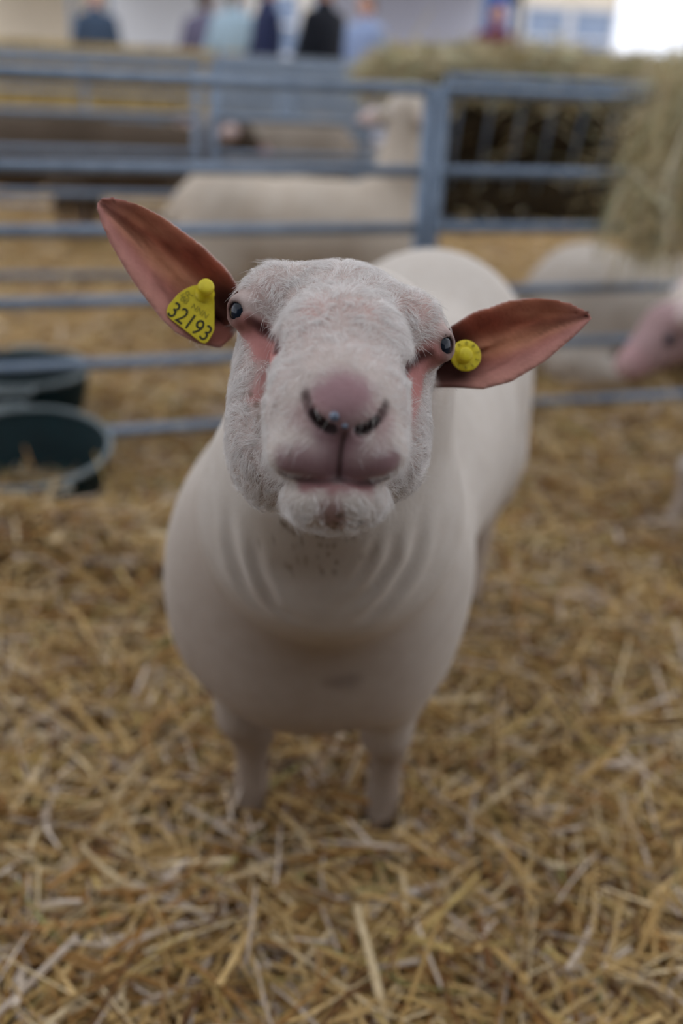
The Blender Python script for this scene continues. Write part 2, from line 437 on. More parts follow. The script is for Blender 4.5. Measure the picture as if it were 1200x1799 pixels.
def body_field(f, P, R, sc=1.0, feet=None, lying=False, hind=None):
    """trunk and four legs; local coordinates: side, backwards, up"""
    q = lambda a, b, c: P(a * sc, b * sc, c * sc)
    E = lambda c, r, k: f.ell(q(*c), np.array(r) * sc, R, k * sc)
    dz = -0.255 if lying else 0.0
    E((0, 0.02, 0.505 + dz), (0.203, 0.17, 0.215), 0.05)
    E((0, -0.03, 0.42 + dz), (0.155, 0.145, 0.135), 0.07)
    E((0, 0.16, 0.57 + dz), (0.19, 0.22, 0.20), 0.07)
    E((0, 0.42, 0.56 + dz), (0.225, 0.37, 0.232), 0.09)
    E((0, 0.74, 0.63 + dz), (0.20, 0.22, 0.20), 0.08)
    for sg in (-1, 1):
        E((sg * 0.115, 0.03, 0.45 + dz), (0.085, 0.13, 0.17), 0.06)
        E((sg * 0.115, 0.78, 0.46 + dz), (0.10, 0.15, 0.21), 0.07)
        if lying:
            f.chain([q(sg * 0.13, -0.02, 0.13), q(sg * 0.15, -0.17, 0.09), q(sg * 0.14, -0.02, 0.045)], [0.06 * sc, 0.036 * sc, 0.026 * sc], 0.03 * sc)
            f.chain([q(sg * 0.17, 0.80, 0.13), q(sg * 0.21, 0.60, 0.09), q(sg * 0.20, 0.80, 0.045)], [0.08 * sc, 0.045 * sc, 0.028 * sc], 0.03 * sc)
            continue
        fx = feet[(sg + 1) // 2] if feet else (sg * 0.11, 0.01)
        f.chain([q(sg * 0.125, 0.02, 0.38), q(sg * 0.118 * 0.5 + fx[0] * 0.5, 0.0 + fx[1] * 0.6, 0.225), q(fx[0], fx[1] + 0.012, 0.19), q(fx[0], fx[1] + 0.012, 0.085), q(fx[0], fx[1] - 0.012, 0.03)],
                [0.066 * sc, 0.036 * sc, 0.031 * sc, 0.023 * sc, 0.028 * sc], 0.025 * sc)
        f.chain([q(sg * 0.12, 0.76, 0.42), q(sg * 0.125, 0.88, 0.27), q(sg * 0.125, 0.85, 0.09), q(sg * 0.125, 0.825, 0.03)],
                [0.095 * sc, 0.042 * sc, 0.025 * sc, 0.03 * sc], 0.03 * sc)
    f.chain([q(0, 0.93, 0.68 + dz), q(0, 0.985, 0.60 + dz), q(0, 0.99, 0.53 + dz)], [0.035 * sc, 0.028 * sc, 0.02 * sc], 0.03 * sc)

def hoof(P, a, b, parent, yaw, sc=1.0):
    mb = MB()
    for sg in (-1, 1):
        c = P(a * sc + sg * 0.0155 * sc, (b - 0.018) * sc, 0.0)
        Mx = Matrix.Translation(Vector(c)) @ Matrix.Rotation(-yaw, 4, 'Z') @ Matrix.Diagonal((0.5, 1.0, 1, 1))
        mb.lathe([(0.026 * sc, 0.004), (0.030 * sc, 0.008 * sc), (0.024 * sc, 0.035 * sc), (0.018 * sc, 0.055 * sc)], 16, Mx, True, True)
    return mb.build('hoof', M['hoof'], parent)

# ---- the ram in the middle
YAW = math.radians(15)
ORG = np.array([-0.036, 1.235, 0.0])
P0, R0 = frame_pts(ORG, YAW)
fine = 0.0022; coarse = 0.010
fin2 = 0.0015
f = Field(axis((-0.34, -0.225, coarse), (-0.225, -0.05, fine), (-0.05, 0.045, fin2), (0.045, 0.225, fine), (0.225, 0.62, coarse)),
          axis((0.50, 0.68, fin2), (0.68, 0.87, fine), (0.87, 1.02, 0.005), (1.02, 2.35, coarse)),
          axis((-0.02, 0.78, coarse), (0.78, 1.10, fine), (1.10, 1.13, coarse)))
fl_w = W(437, 1440, 1.66); fr_w = W(672, 1450, 1.66)
def local(w):
    d = np.asarray(w) - ORG; return float(d @ R0[0]), float(d @ R0[1])
lf, rf = local(at_y(437, 1420, 1.27)), local(at_y(668, 1435, 1.27))
body_field(f, P0, R0, 1.0, feet=(lf, rf))
# neck and throat
f.chain([P0(0, 0.04, 0.50), W(582, 890, 1.13), W(590, 700, 0.96)], [0.172, 0.130, 0.092], 0.09)
f.chain([P0(0, 0.22, 0.70), W(620, 640, 1.02)], [0.13, 0.10], 0.06)
# camera-aligned axes used for the head, which looks into the lens
HR = np.stack([rgt, -upv, fwd])
TL = math.radians(11)
HRT = np.stack([math.cos(TL) * rgt + math.sin(TL) * -upv, -math.sin(TL) * rgt + math.cos(TL) * -upv, fwd])
# skull
f.ell(W(600, 603, 0.870), (0.080, 0.057, 0.075), HRT, 0.04)
f.ell(W(503, 533, 0.812), (0.0375, 0.031, 0.036), HRT, 0.012)
f.ell(W(708, 577, 0.812), (0.0335, 0.031, 0.036), HRT, 0.012)
f.ell(W(602, 540, 0.835), (0.052, 0.033, 0.040), HRT, 0.016)
# cheeks and jaw
f.ell(W(468, 725, 0.838), (0.030, 0.074, 0.062), HR, 0.03)
f.ell(W(700, 722, 0.838), (0.024, 0.066, 0.058), HR, 0.03)
f.ell(W(575, 800, 0.825), (0.070, 0.048, 0.080), HR, 0.03)
# bridge of the nose and muzzle
f.chain([W(602, 575, 0.805), W(598, 640, 0.745), W(594, 705, 0.70)], [0.050, 0.049, 0.0455], 0.016)
f.ell(W(590, 745, 0.70), (0.0485, 0.044, 0.045), HR, 0.016)
f.ell(W(602, 690, 0.668), (0.029, 0.021, 0.024), HR, 0.016)
f.ell(W(603, 722, 0.655), (0.021, 0.017, 0.018), HR, 0.014)
for px_, py_ in ((540, 726), (662, 738)):
    f.ell(W(px_, py_, 0.668), (0.012, 0.016, 0.016), HR, 0.010)
f.ell(W(536, 797, 0.676), (0.026, 0.020, 0.028), HR, 0.014)
f.ell(W(651, 797, 0.676), (0.025, 0.020, 0.028), HR, 0.014)
f.ell(W(590, 874, 0.690), (0.0345, 0.021, 0.034), HR, 0.006)
f.ell(W(588, 880, 0.73), (0.036, 0.020, 0.05), HR, 0.02)
# eyes: lids, then sockets
EYES = []
for (px, py), sg in (((434, 549), -1), ((764, 609), 1)):
    z_ = f.depth(px - sg * 6, py) or 0.82
    c = W(px - sg * 2, py, z_ + 0.013); ax = np.array(-0.66 * fwd + sg * 0.75 * rgt); ax /= np.linalg.norm(ax)
    EYES.append((c, ax, z_))
    t1 = np.cross(ax, upv); t1 /= np.linalg.norm(t1); t2 = np.cross(ax, t1)
    f.ell(c, (0.0145,) * 3, None, 0.012)
    for s2, rr in ((1, 0.0042), (-1, 0.0034)):
        arc = [c + (0.0100 - 0.003 * abs(math.cos(a))) * ax + 0.0118 * math.cos(a) * t1 + s2 * 0.0082 * abs(math.sin(a)) * upv for a in np.linspace(0, math.pi, 9)]
        f.chain(arc, [rr * 0.6] + [rr] * 7 + [rr * 0.6], 0.004)
    f.ell(c + 0.004 * ax, (0.0108, 0.0108, 0.0108), None, 0.003, 'cut')
# tear furrows under the brow
for pts in (((464, 582), (478, 592), (487, 604), (488, 618)), ((734, 628), (722, 636), (712, 648), (708, 664))):
    f.chain([W(*p_, (f.depth(*p_) or 0.8) + 0.001) for p_ in pts], [0.003, 0.0055, 0.006, 0.003], 0.008, 'cut')
# nostrils, lip cleft, mouth
def groove(pts, rads, k=0.004, sink=0.0):
    zz = [f.depth(*p_) for p_ in pts]
    if None in zz: return
    f.chain([W(*p_, z_ + sink) for p_, z_ in zip(pts, zz)], rads, k, 'cut')
def densify(pts, n):
    pts = np.array(pts, float); t = np.linspace(0, len(pts) - 1, n)
    return [(np.interp(v, range(len(pts)), pts[:, 0]), np.interp(v, range(len(pts)), pts[:, 1])) for v in t]
NOSL = densify(((538, 694), (541, 708), (549, 725), (562, 741), (577, 752), (585, 753)), 13)
NOSR = densify(((675, 712), (670, 726), (661, 739), (647, 751), (634, 757), (628, 754)), 13)
LIP = densify(((488, 832), (505, 838), (530, 843), (562, 847), (595, 842), (630, 850), (655, 848), (678, 842), (688, 836)), 17)
CLEFT = densify(((606, 762), (600, 785), (597, 812), (596, 836)), 9)
groove(NOSL, np.interp(np.linspace(0, 1, 13), (0, .5, .85, 1), (.0012, .0026, .0042, .0025)), 0.003, 0.0010)
groove(NOSR, np.interp(np.linspace(0, 1, 13), (0, .5, .85, 1), (.0012, .0026, .0042, .0025)), 0.003, 0.0010)
groove(NOSL[6:12], [0.0032] * 6, 0.003, 0.006)
groove(NOSR[6:12], [0.0032] * 6, 0.003, 0.006)
groove(CLEFT, [0.0022] * 9, 0.004)
groove(LIP, np.interp(np.linspace(0, 1, 17), (0, .2, .8, 1), (.0015, .0024, .0024, .0015)), 0.004, 0.0005)

# ears
EARS = []
def ear(base, tip, z0, z1, up_tab, lo_tab, sg, cup):
    b3 = W(*base, z0); d2 = np.array(tip, float) - np.array(base, float); L2 = np.hypot(*d2); d2 /= L2
    s_ = z0 / F
    eu = d2[0] * rgt - d2[1] * upv; eu = eu * L2 * s_ + fwd * (z1 - z0); Lw = np.linalg.norm(eu); eu /= Lw
    ev = (sg * d2[1]) * rgt + (sg * d2[0]) * upv; ev = ev - eu * (ev @ eu); ev /= np.linalg.norm(ev)
    if ev @ upv < 0: ev = -ev
    ew = np.cross(eu, ev); ew = ew if ew @ fwd > 0 else -ew
    ut, uv = np.array(up_tab).T; lt, lv = np.array(lo_tab).T
    def shape(u, v):
        vp = np.interp(u, ut, uv) * s_; vm = np.interp(u, lt, lv) * s_
        mid = (vp + vm) / 2; hw = np.maximum((vp - vm) / 2, 1e-4)
        t = (v - mid) / hw
        ww = cup * (1 - np.clip(t * t, 0, 1)) ** 2 * (1 - 0.75 * np.clip(u, 0, 1)) + 0.006 * np.exp(-((t - 0.1) / 0.12) ** 2) * (1 - np.clip(u, 0, 1)) * -1
        sl = -4 * cup * t * (1 - np.clip(t * t, 0, 1)) * (1 - 0.75 * np.clip(u, 0, 1)) / hw
        return vp, vm, ww, np.sqrt(1 + np.clip(sl, -3, 3) ** 2)
    th = 0.0022
    def fn(X, Y, Z):
        x, y, z = X - b3[0], Y - b3[1], Z - b3[2]
        u = (x * eu[0] + y * eu[1] + z * eu[2]) / Lw; v = x * ev[0] + y * ev[1] + z * ev[2]; w = x * ew[0] + y * ew[1] + z * ew[2]
        vp, vm, ww, sg2 = shape(u, v)
        t_ = th + 0.004 * np.clip(0.25 - u, 0, 0.35)
        a = np.abs(w - ww) / sg2 - t_
        ed = np.maximum(np.maximum(v - vp, vm - v) * 0.9, np.maximum(-0.10 - u, u - 1.0) * Lw)
        return np.sqrt(np.maximum(a, 0) ** 2 + np.maximum(ed + 0.0016, 0) ** 2) + np.minimum(np.maximum(a, ed + 0.0016), 0) - 0.0008
    cs_ = np.array([b3 + eu * Lw * u_ + ev * v_ + ew * w_ for u_ in (-0.1, 1.02) for v_ in (-0.05, 0.04) for w_ in (-0.02, 0.04)])
    f.add(fn, cs_.min(0), cs_.max(0), 0.006)
    EARS.append((b3, eu, ev, ew, Lw, shape))
    return lambda u, v: b3 + eu * Lw * u + ev * v + ew * (shape(np.array(u), np.array(v))[2])

ear((400, 555), (181, 361), 0.875, 0.855,
    [(-.1, 40), (.075, 54), (.195, 63.5), (.43, 64), (.67, 54), (.8, 42), (.93, 23), (1.0, 5), (1.02, 0)],
    [(-.1, -52), (.03, -74), (.156, -84.5), (.274, -84), (.53, -69), (.78, -46), (.9, -29), (.97, -15), (1.0, -6), (1.02, 0)], -1, 0.024)
ear((770, 625), (1041, 553), 0.875, 0.875,
    [(-.1, 34), (.1, 44), (.28, 61), (.507, 65), (.684, 57), (.8, 44), (.89, 31), (.97, 12), (1.0, 4), (1.02, 0)],
    [(-.1, -52), (.05, -63), (.22, -79), (.405, -79), (.645, -59), (.86, -30), (.96, -14), (1.0, -6), (1.02, 0)], 1, 0.024)

V, Q = f.nets()
V = relax(V, Q, 2, 0.4)
# soft folds of skin on the throat
N = vnormals(V, Q)
for pts, am, sg_ in ((((395, 880), (402, 960), (428, 1040), (480, 1100)), 0.007, 0.010), (((440, 930), (448, 1000), (480, 1070), (540, 1110)), 0.006, 0.008), (((742, 900), (728, 980), (690, 1050), (630, 1105)), 0.008, 0.010), (((700, 925), (688, 985), (655, 1040), (600, 1085)), 0.007, 0.008), (((668, 940), (650, 985), (622, 1030)), 0.005, 0.006)):
    zz = [f.depth(*q_) for q_ in pts]
    if None in zz: continue
    P_ = np.array([W(*q_, z_) for q_, z_ in zip(pts, zz)])
    d_ = np.full(len(V), 9.0); tt = np.zeros(len(V))
    for i_, (a, b) in enumerate(zip(P_[:-1], P_[1:])):
        ab = b - a; t = np.clip(((V - a) @ ab) / (ab @ ab), 0, 1); dd = np.linalg.norm(V - a - t[:, None] * ab, axis=1)
        tt = np.where(dd < d_, (i_ + t) / (len(P_) - 1), tt); d_ = np.minimum(d_, dd)
    V = V - N * (0.55 * am * np.sin(np.pi * np.clip(tt, 0.02, 0.98)) * (np.exp(-(d_ / sg_) ** 2) - 0.5 * np.exp(-((d_ - 2.0 * sg_) / sg_) ** 2)))[:, None]
N = vnormals(V, Q)
# colour of skin and wool
col = np.tile(CREAM, (len(V), 1)).astype(float)
ny_ = vnoise(V, 16, 8)
col *= (1 + 0.06 * ny_)[:, None]
V0 = V
V = V0 + 0.0045 * np.stack([vnoise(V0, 130, 61), vnoise(V0, 130, 62), vnoise(V0, 130, 63)], 1)
paint(col, V, P0(0, 0, 0.10), (0.4, 0.25, 0.17), TAN * 0.75, 0.85, 0.4)
paint(col, V, P0(0, 0.82, 0.10), (0.4, 0.3, 0.16), TAN, 0.6, 0.4)
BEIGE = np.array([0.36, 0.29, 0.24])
paint(col, V, P0(0, -0.12, 0.42), (0.24, 0.26, 0.36), BEIGE, 0.9, 0.6)          # soiled front, darkened further to stand for the chest's own shade
for c_, r_, a_ in (((520, 960), 0.05, .55), ((600, 1000), 0.05, .3)):
    z_ = f.depth(*c_) or 1.0
    paint(col, V, W(*c_, z_), (r_ * 1.6, r_, r_), np.array([0.33, 0.245, 0.17]), a_, 0.6)
z_ = f.depth(605, 1205) or 1.2
paint(col, V, W(605, 1205, z_), (0.028, 0.018, 0.018), np.array([0.20, 0.155, 0.14]), 0.6, 0.6)
head_d = (V - EYE) @ fwd
hc = W(600, 640, 0.78)
paint(col, V, hc, (0.14, 0.15, 0.16), np.array([0.56, 0.455, 0.425]), 0.9, 0.35, HR)
def pp(px, py, rx, ry, c_, a_=1.0, s_=0.5, rz=0.035):
    z_ = f.depth(px, py)
    if z_ is None: return
    paint(col, V, W(px, py, z_), (rx * z_ / F, ry * z_ / F, rz), c_, a_, s_, HR)
def pline(pts, r, c_, a_=1.0, s_=0.5, VV=None):
    """colour along a line drawn on the surface; r in metres"""
    VV = V0 if VV is None else VV
    zz = [f.depth(*p_) for p_ in pts]
    if None in zz: return
    P_ = np.array([W(*p_, z_) for p_, z_ in zip(pts, zz)])
    near = np.where((np.abs(VV - P_.mean(0)) < 0.12).all(1))[0]; Vn = VV[near]
    d_ = np.full(len(near), 9.0)
    for a, b in zip(P_[:-1], P_[1:]):
        ab = b - a; t = np.clip(((Vn - a) @ ab) / (ab @ ab + 1e-12), 0, 1)
        d_ = np.minimum(d_, np.linalg.norm(Vn - a - t[:, None] * ab, axis=1))
    w = a_ * (1 - sm(d_ / r, 1 - s_, 1 + s_ * 0.5))
    col[near] += (np.asarray(c_) - col[near]) * w[:, None]
PALEP = np.array([0.60, 0.36, 0.32])
pp(550, 545, 36, 60, PALEP, .7, .95); pp(735, 545, 60, 45, PALEP, .55, .95); pp(640, 540, 70, 36, PALEP, .45, .95); pp(470, 505, 30, 26, PALEP, .4, .95)
RAW = np.array([0.56, 0.245, 0.225])
pline(((437, 578), (462, 598), (474, 625)), 0.017, RAW, .95, .5, V); pline(((474, 625), (466, 662), (455, 690)), 0.011, RAW, .75, .7, V)
pline(((757, 632), (738, 645), (730, 668)), 0.015, RAW, .95, .5, V); pline(((730, 668), (728, 700), (724, 725)), 0.010, RAW, .75, .7, V)
pline(((440, 565), (452, 572), (464, 580), (478, 592), (487, 604), (488, 618)), 0.0052, np.array([0.08, 0.035, 0.035]), .88, .7)
pline(((756, 622), (738, 626), (722, 636), (712, 648), (708, 664)), 0.0048, np.array([0.09, 0.04, 0.04]), .85, .7)
for (c_, ax_, z_), sg in zip(EYES, (-1, 1)):
    paint(col, V, c_ + 0.004 * ax_, (0.0175,) * 3, np.array([0.24, 0.11, 0.085]), 0.88, 0.4)
    paint(col, V0, c_ + 0.004 * ax_, (0.0140,) * 3, np.array([0.06, 0.035, 0.03]), 0.95, 0.3)
# nose and lips
MAUVE = np.array([0.37, 0.215, 0.235])
pp(603, 700, 70, 56, MAUVE, .95, .5); pp(545, 735, 44, 36, np.array([.50, .30, .31]), .6, .8); pp(672, 745, 26, 36, np.array([.48, .29, .30]), .6, .7)
pp(595, 765, 50, 30, MAUVE * 0.85, .9, .6)
pline(((500, 822), (545, 826), (596, 822), (648, 828), (682, 822)), 0.0135, MAUVE * 0.85, .92, .8, V); pp(597, 795, 44, 44, MAUVE * 0.8, .8, .7); pp(535, 800, 40, 30, MAUVE, .5, .8); pp(660, 800, 40, 34, MAUVE, .6, .8)
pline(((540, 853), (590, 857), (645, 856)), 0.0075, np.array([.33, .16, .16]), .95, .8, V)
pp(585, 905, 30, 34, np.array([.36, .20, .19]), .8, .7, .03)
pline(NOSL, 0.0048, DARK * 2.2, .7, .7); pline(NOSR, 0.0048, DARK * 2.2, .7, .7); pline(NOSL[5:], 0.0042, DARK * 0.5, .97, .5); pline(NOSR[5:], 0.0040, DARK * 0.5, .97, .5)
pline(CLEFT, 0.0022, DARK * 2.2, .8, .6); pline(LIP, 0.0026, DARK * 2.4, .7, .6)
# grubby specks on cheek and throat
rg = np.random.default_rng(99)
for _ in range(150):
    px_, py_ = (rg.uniform(405, 470), rg.uniform(690, 880)) if rg.random() < 0.25 else (rg.uniform(450, 640), 905 + rg.gamma(2, 22))
    z_ = f.depth(px_, py_)
    if z_: 
        cc_ = np.array([0.16, 0.12, 0.08]); r_ = rg.uniform(0.0012, 0.0035)
        near = np.where((np.abs(V0 - W(px_, py_, z_)) < 0.02).all(1))[0]
        w = 0.55 * (1 - sm(np.linalg.norm(V0[near] - W(px_, py_, z_), axis=1), r_ * 0.4, r_ * 1.5)); col[near] += (cc_ - col[near]) * w[:, None]
V = V0
# ears: bare reddish skin inside, pale hair outside
earmask = np.zeros(len(V))
for b3, eu, ev, ew, Lw, shape in EARS:
    d_ = V - b3; u_ = d_ @ eu / Lw; v_ = d_ @ ev; w_ = d_ @ ew
    vp, vm, ww, _sg = shape(u_, v_)
    on = (u_ > -0.10) & (u_ < 1.05) & (v_ < vp + 0.003) & (v_ > vm - 0.003) & (np.abs(w_ - ww) < np.where(u_ < 0.15, 0.02, 0.008))
    t_ = (v_ - (vp + vm) / 2) / np.maximum((vp - vm) / 2, 1e-3)
    inner = on & ((N @ ew) < 0.05)
    streak = vnoise(np.stack([u_ * 0.10, t_ * 0.035, 0 * u_], 1), 60, 13)
    ridge = np.clip(0.45 + 0.45 * np.sin(t_ * 6.5 + u_ * 3 + 1.3 * streak) + 0.35 * streak, 0, 1)
    blot = vnoise(np.stack([u_ * 0.06, t_ * 0.10, 0 * u_], 1), 90, 12)
    red = np.array([0.25, 0.062, 0.035]); org = np.array([0.50, 0.22, 0.13]); drk = np.array([0.075, 0.022, 0.016]); pnk = np.array([0.47, 0.23, 0.20])
    cc = red + (org - red) * ridge[:, None]
    cc = cc + (red * 0.85 - cc) * (0.7 * sm(t_, 0.2, 0.75))[:, None]
    cc = cc + (pnk - cc) * (0.8 * sm(-t_, 0.0, 0.7))[:, None]
    cc = cc + (pnk * 0.9 - cc) * (0.6 * sm(u_, 0.75, 1.0))[:, None]
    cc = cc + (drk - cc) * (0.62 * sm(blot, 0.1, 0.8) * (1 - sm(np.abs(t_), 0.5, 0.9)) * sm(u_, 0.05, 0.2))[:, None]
    cc = cc * (1.22 * (1 + 0.14 * vnoise(V, 300, 17)))[:, None]  # inner skin brightened to stand for light shining through the ear
    edge = sm(np.abs(t_), 0.90, 1.0) * sm(t_, -1.1, -0.2) + 0.5 * sm(np.abs(t_), 0.92, 1.0)
    cc = cc + (np.array([0.70, 0.54, 0.49]) - cc) * (0.85 * np.clip(edge, 0, 1))[:, None]
    wgt = sm(u_, -0.10, -0.02)
    outer = on & ~inner
    col[outer] = np.array([0.70, 0.54, 0.50])
    canal = b3 + eu * Lw * 0.04 + ev * (-0.004)
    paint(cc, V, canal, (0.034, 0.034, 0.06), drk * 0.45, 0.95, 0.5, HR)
    col[inner] += (cc[inner] - col[inner]) * wgt[inner][:, None]
    zb = f.depth(388, 592)
    if zb: paint(col, V, W(388, 592, zb), (0.013, 0.015, 0.03), np.array([0.30, 0.11, 0.085]), 0.9, 0.5, HR)
    earmask = np.maximum(earmask, on * sm(u_, -0.02, 0.12))
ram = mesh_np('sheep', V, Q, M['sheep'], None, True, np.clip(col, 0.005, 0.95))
tag(ram, 'cream shorn sheep standing mid-pen, head raised to the lens, yellow tag in each ear', 'sheep')
for a, b in (lf, rf, (-0.125, 0.825), (0.125, 0.825)): hoof(P0, a, b, ram, YAW)
for c, ax, z_ in EYES:
    mb = MB(); bmesh.ops.create_uvsphere(mb.bm, u_segments=32, v_segments=20, radius=0.0120, matrix=Matrix.Translation(Vector(c + 0.003 * ax)))
    for fc in mb.bm.faces: fc.smooth = True
    mb.build('eye', M['eye'], ram)

# short hair on the face
def hair_coat(name, n, pick, length, rad, parent, seed, colfn, lay=0.9):
    rg = np.random.default_rng(seed)
    cen = V[Q].mean(1); a = V[Q]
    area = 0.5 * np.linalg.norm(np.cross(a[:, 2] - a[:, 0], a[:, 3] - a[:, 1]), axis=1)
    pr = area * pick(cen, Q); pr /= pr.sum()
    fi = rg.choice(len(Q), n, p=pr)
    s_, t_ = rg.random((n, 1)), rg.random((n, 1))
    q = a[fi]; p = (q[:, 0] * (1 - s_) + q[:, 1] * s_) * (1 - t_) + (q[:, 3] * (1 - s_) + q[:, 2] * s_) * t_
    nn = N[Q[fi]].mean(1); nn /= np.linalg.norm(nn, axis=1, keepdims=True)
    flow = np.tile(fwd * 0.6 - upv * 0.5, (n, 1)) + rgt[None] * np.sign((p - hc) @ rgt)[:, None] * 0.35
    clump = np.stack([vnoise(p, 260, 31), vnoise(p, 260, 32), vnoise(p, 260, 33)], 1)
    flow = flow + 1.5 * clump + rg.normal(0, 0.3, (n, 3))
    flow -= nn * (flow * nn).sum(1, keepdims=True)
    ln = length * rg.uniform(0.5, 1.25, (n, 1))
    k = 4; pts = np.zeros((n, k, 3), np.float32)
    for i in range(k):
        t = i / (k - 1)
        pts[:, i] = p - nn * 0.0006 + nn * ln * (t * 0.75 - 0.30 * t * t) + flow * ln * lay * t * t
    hcv = bpy.data.hair_curves.new(name); hcv.add_curves([k] * n)
    hcv.attributes['position'].data.foreach_set('vector', pts.ravel()) if 'position' in hcv.attributes else hcv.position_data.foreach_set('vector', pts.ravel())
    ra = hcv.attributes.new('radius', 'FLOAT', 'POINT')
    ra.data.foreach_set('value', np.tile(rad * np.array([1, 0.9, 0.7, 0.25]), n).astype(np.float32))
    cl = hcv.attributes.new('tint', 'FLOAT_COLOR', 'POINT')
    cc = np.repeat(colfn(p, rg), k, 0)
    cl.data.foreach_set('color', np.concatenate([cc, np.ones((len(cc), 1))], 1).astype(np.float32).ravel())
    hcv.materials.append(M['fur'])
    o = bpy.data.objects.new(name, hcv); o.parent = parent; COL.objects.link(o)
    return tag(o, kind='stuff')

vcol_sat = (col[:, 0] - col[:, 1])
def pick_face(cen, Qf):
    d = (cen - EYE) @ fwd
    w = sm(-d, -0.93, -0.84)
    sat = vcol_sat[Qf].mean(1); lum = col[Qf].mean((1, 2))
    bare = sm(sat, 0.19, 0.29); w = w * (1 - 0.96 * bare) * sm(lum, 0.30, 0.46)
    w = w * (1 - earmask[Qf].mean(1))
    for ec, eax, _z in EYES: w = w * sm(np.linalg.norm(cen - (ec + 0.004 * eax), axis=1), 0.0185, 0.0240)
    front = sm(d, 0.64, 0.72)
    facing = (N[Qf].mean(1) @ -fwd) > -0.45
    return np.maximum(w * (0.25 + 0.75 * front) * facing, 1e-9)
def face_col(p, rg):
    b = np.array([0.93, 0.895, 0.87]); return b * rg.uniform(0.85, 1.1, (len(p), 1))
hair_coat('face_wool', 52000, pick_face, 0.0078, 0.00012, ram, 41, face_col, 1.0)
def pick_ear(cen, Qf):
    e_ = earmask[Qf].mean(1); lum = col[Qf].mean((1, 2)); return np.maximum(e_ * sm(lum, 0.36, 0.5), 1e-9)
hair_coat('ear_hair', 3500, pick_ear, 0.0035, 0.00009, ram, 42, lambda p, rg: np.array([0.78, 0.66, 0.60]) * rg.uniform(0.85, 1.1, (len(p), 1)), 0.5)

# ear tags
def text(name, body, size, m, parent, mw, extrude=0.00015):
    cu = bpy.data.curves.new(name, 'FONT'); cu.body = body; cu.size = size; cu.align_x = 'CENTER'; cu.align_y = 'CENTER'; cu.extrude = extrude
    tmp = bpy.data.objects.new('lettering', cu); COL.objects.link(tmp)
    me = bpy.data.meshes.new_from_object(tmp.evaluated_get(bpy.context.evaluated_depsgraph_get()))
    bpy.data.objects.remove(tmp); me.materials.clear(); me.materials.append(m)
    o = bpy.data.objects.new(name, me); COL.objects.link(o); o.parent = parent; o.matrix_world = mw
    return o

def plane_mtx(px, py, z, ang, yaw_=0.0, pit=0.0):
    """frame whose z looks back towards the lens; ang turns its x axis clockwise in the picture"""
    x_ = math.cos(ang) * rgt - math.sin(ang) * upv; y_ = math.sin(ang) * rgt + math.cos(ang) * upv; z_ = -fwd
    Mx = Matrix([[x_[i], y_[i], z_[i], 0] for i in range(3)] + [[0, 0, 0, 1]])
    Mx.translation = Vector(W(px, py, z))
    return Mx @ Matrix.Rotation(yaw_, 4, 'Y') @ Matrix.Rotation(pit, 4, 'X')

TZ = 0.868; ts = TZ / F
ANG = math.radians(36)
TM = plane_mtx(335, 553, TZ, ANG)
outline = [(293, 546), (296, 537), (313, 517), (324, 509), (337, 503), (352, 500), (366, 502), (374, 512), (377, 530), (377, 578), (374, 586), (366, 600), (360, 604), (353, 602), (300, 561), (294, 554)]
loc = []
for px, py in outline:
    dx, dy = (px - 335) * ts, -(py - 553) * ts
    loc.append((dx * math.cos(ANG) - dy * math.sin(ANG), dx * math.sin(ANG) + dy * math.cos(ANG)))
tagm = MB().prism(loc, TM, 0.0016, 0.0005).build('ear_tag', M['tag'], ram)
tag(tagm, 'yellow flag-shaped ear tag printed 32193')
def sub_m(dx, dy, dz=0.0018, rot=0.0):
    return TM @ Matrix.Translation((dx, dy, dz)) @ Matrix.Rotation(rot, 4, 'Z')
def loc_px(px, py):
    dx, dy = (px - 335) * ts, -(py - 553) * ts
    return dx * math.cos(ANG) - dy * math.sin(ANG), dx * math.sin(ANG) + dy * math.cos(ANG)
a_ = loc_px(334, 567)
text('number', '32193', 0.0185, M['ink'], tagm, sub_m(*a_, rot=math.radians(0)) @ Matrix.Diagonal((0.92, 1.1, 1, 1)), 0.0002)
a_ = loc_px(342, 541)
text('small_print', '08  NNN', 0.0074, M['inkpale'], tagm, sub_m(*a_))
a_ = loc_px(329, 521)
text('small_print', 'FR', 0.0095, M['inkpale'], tagm, sub_m(*a_, rot=math.radians(70)))
b_ = loc_px(360, 516)
stud = MB().lathe([(0.0001, 0.0165), (0.0052, 0.0165), (0.0066, 0.0155), (0.0072, 0.0135), (0.0072, 0.0110), (0.0058, 0.0085), (0.0062, 0.003), (0.0085, 0.0005)], 32, TM @ Matrix.Translation((*b_, 0)) @ Matrix.Rotation(ANG, 4, 'Z') @ Matrix.Rotation(math.radians(12), 4, 'Y') @ Matrix.Rotation(math.radians(-14), 4, 'X')).build('stud', M['tag'], tagm)
BZ = 0.872
BM_ = plane_mtx(818, 625, BZ, math.radians(-10), math.radians(8))
btn = MB().lathe([(0.0001, 0.002), (0.0085, 0.002), (0.0122, 0.0022), (0.0135, 0.0016), (0.0139, 0.0004), (0.0135, -0.0008), (0.0001, -0.0008)], 40, BM_).build('ear_button', M['tag'], ram)
tag(btn, 'round yellow ear button with a raised stud')
BM2 = BM_ @ Matrix.Translation((-0.0025, -0.0005, 0))
MB().lathe([(0.0001, 0.0125), (0.0045, 0.0125), (0.0060, 0.0115), (0.0066, 0.0095), (0.0068, 0.0060), (0.0072, 0.0018)], 32, BM2).build('stud', M['tag'], btn)
for k, ch in enumerate('FR0832193'):
    a = math.radians(150 - k * 36)
    text('small_print', ch, 0.0048, M['inkpale'], btn, BM_ @ Matrix.Translation((0.0104 * math.cos(a), 0.0104 * math.sin(a), 0.0024)) @ Matrix.Rotation(a - math.pi / 2, 4, 'Z'))
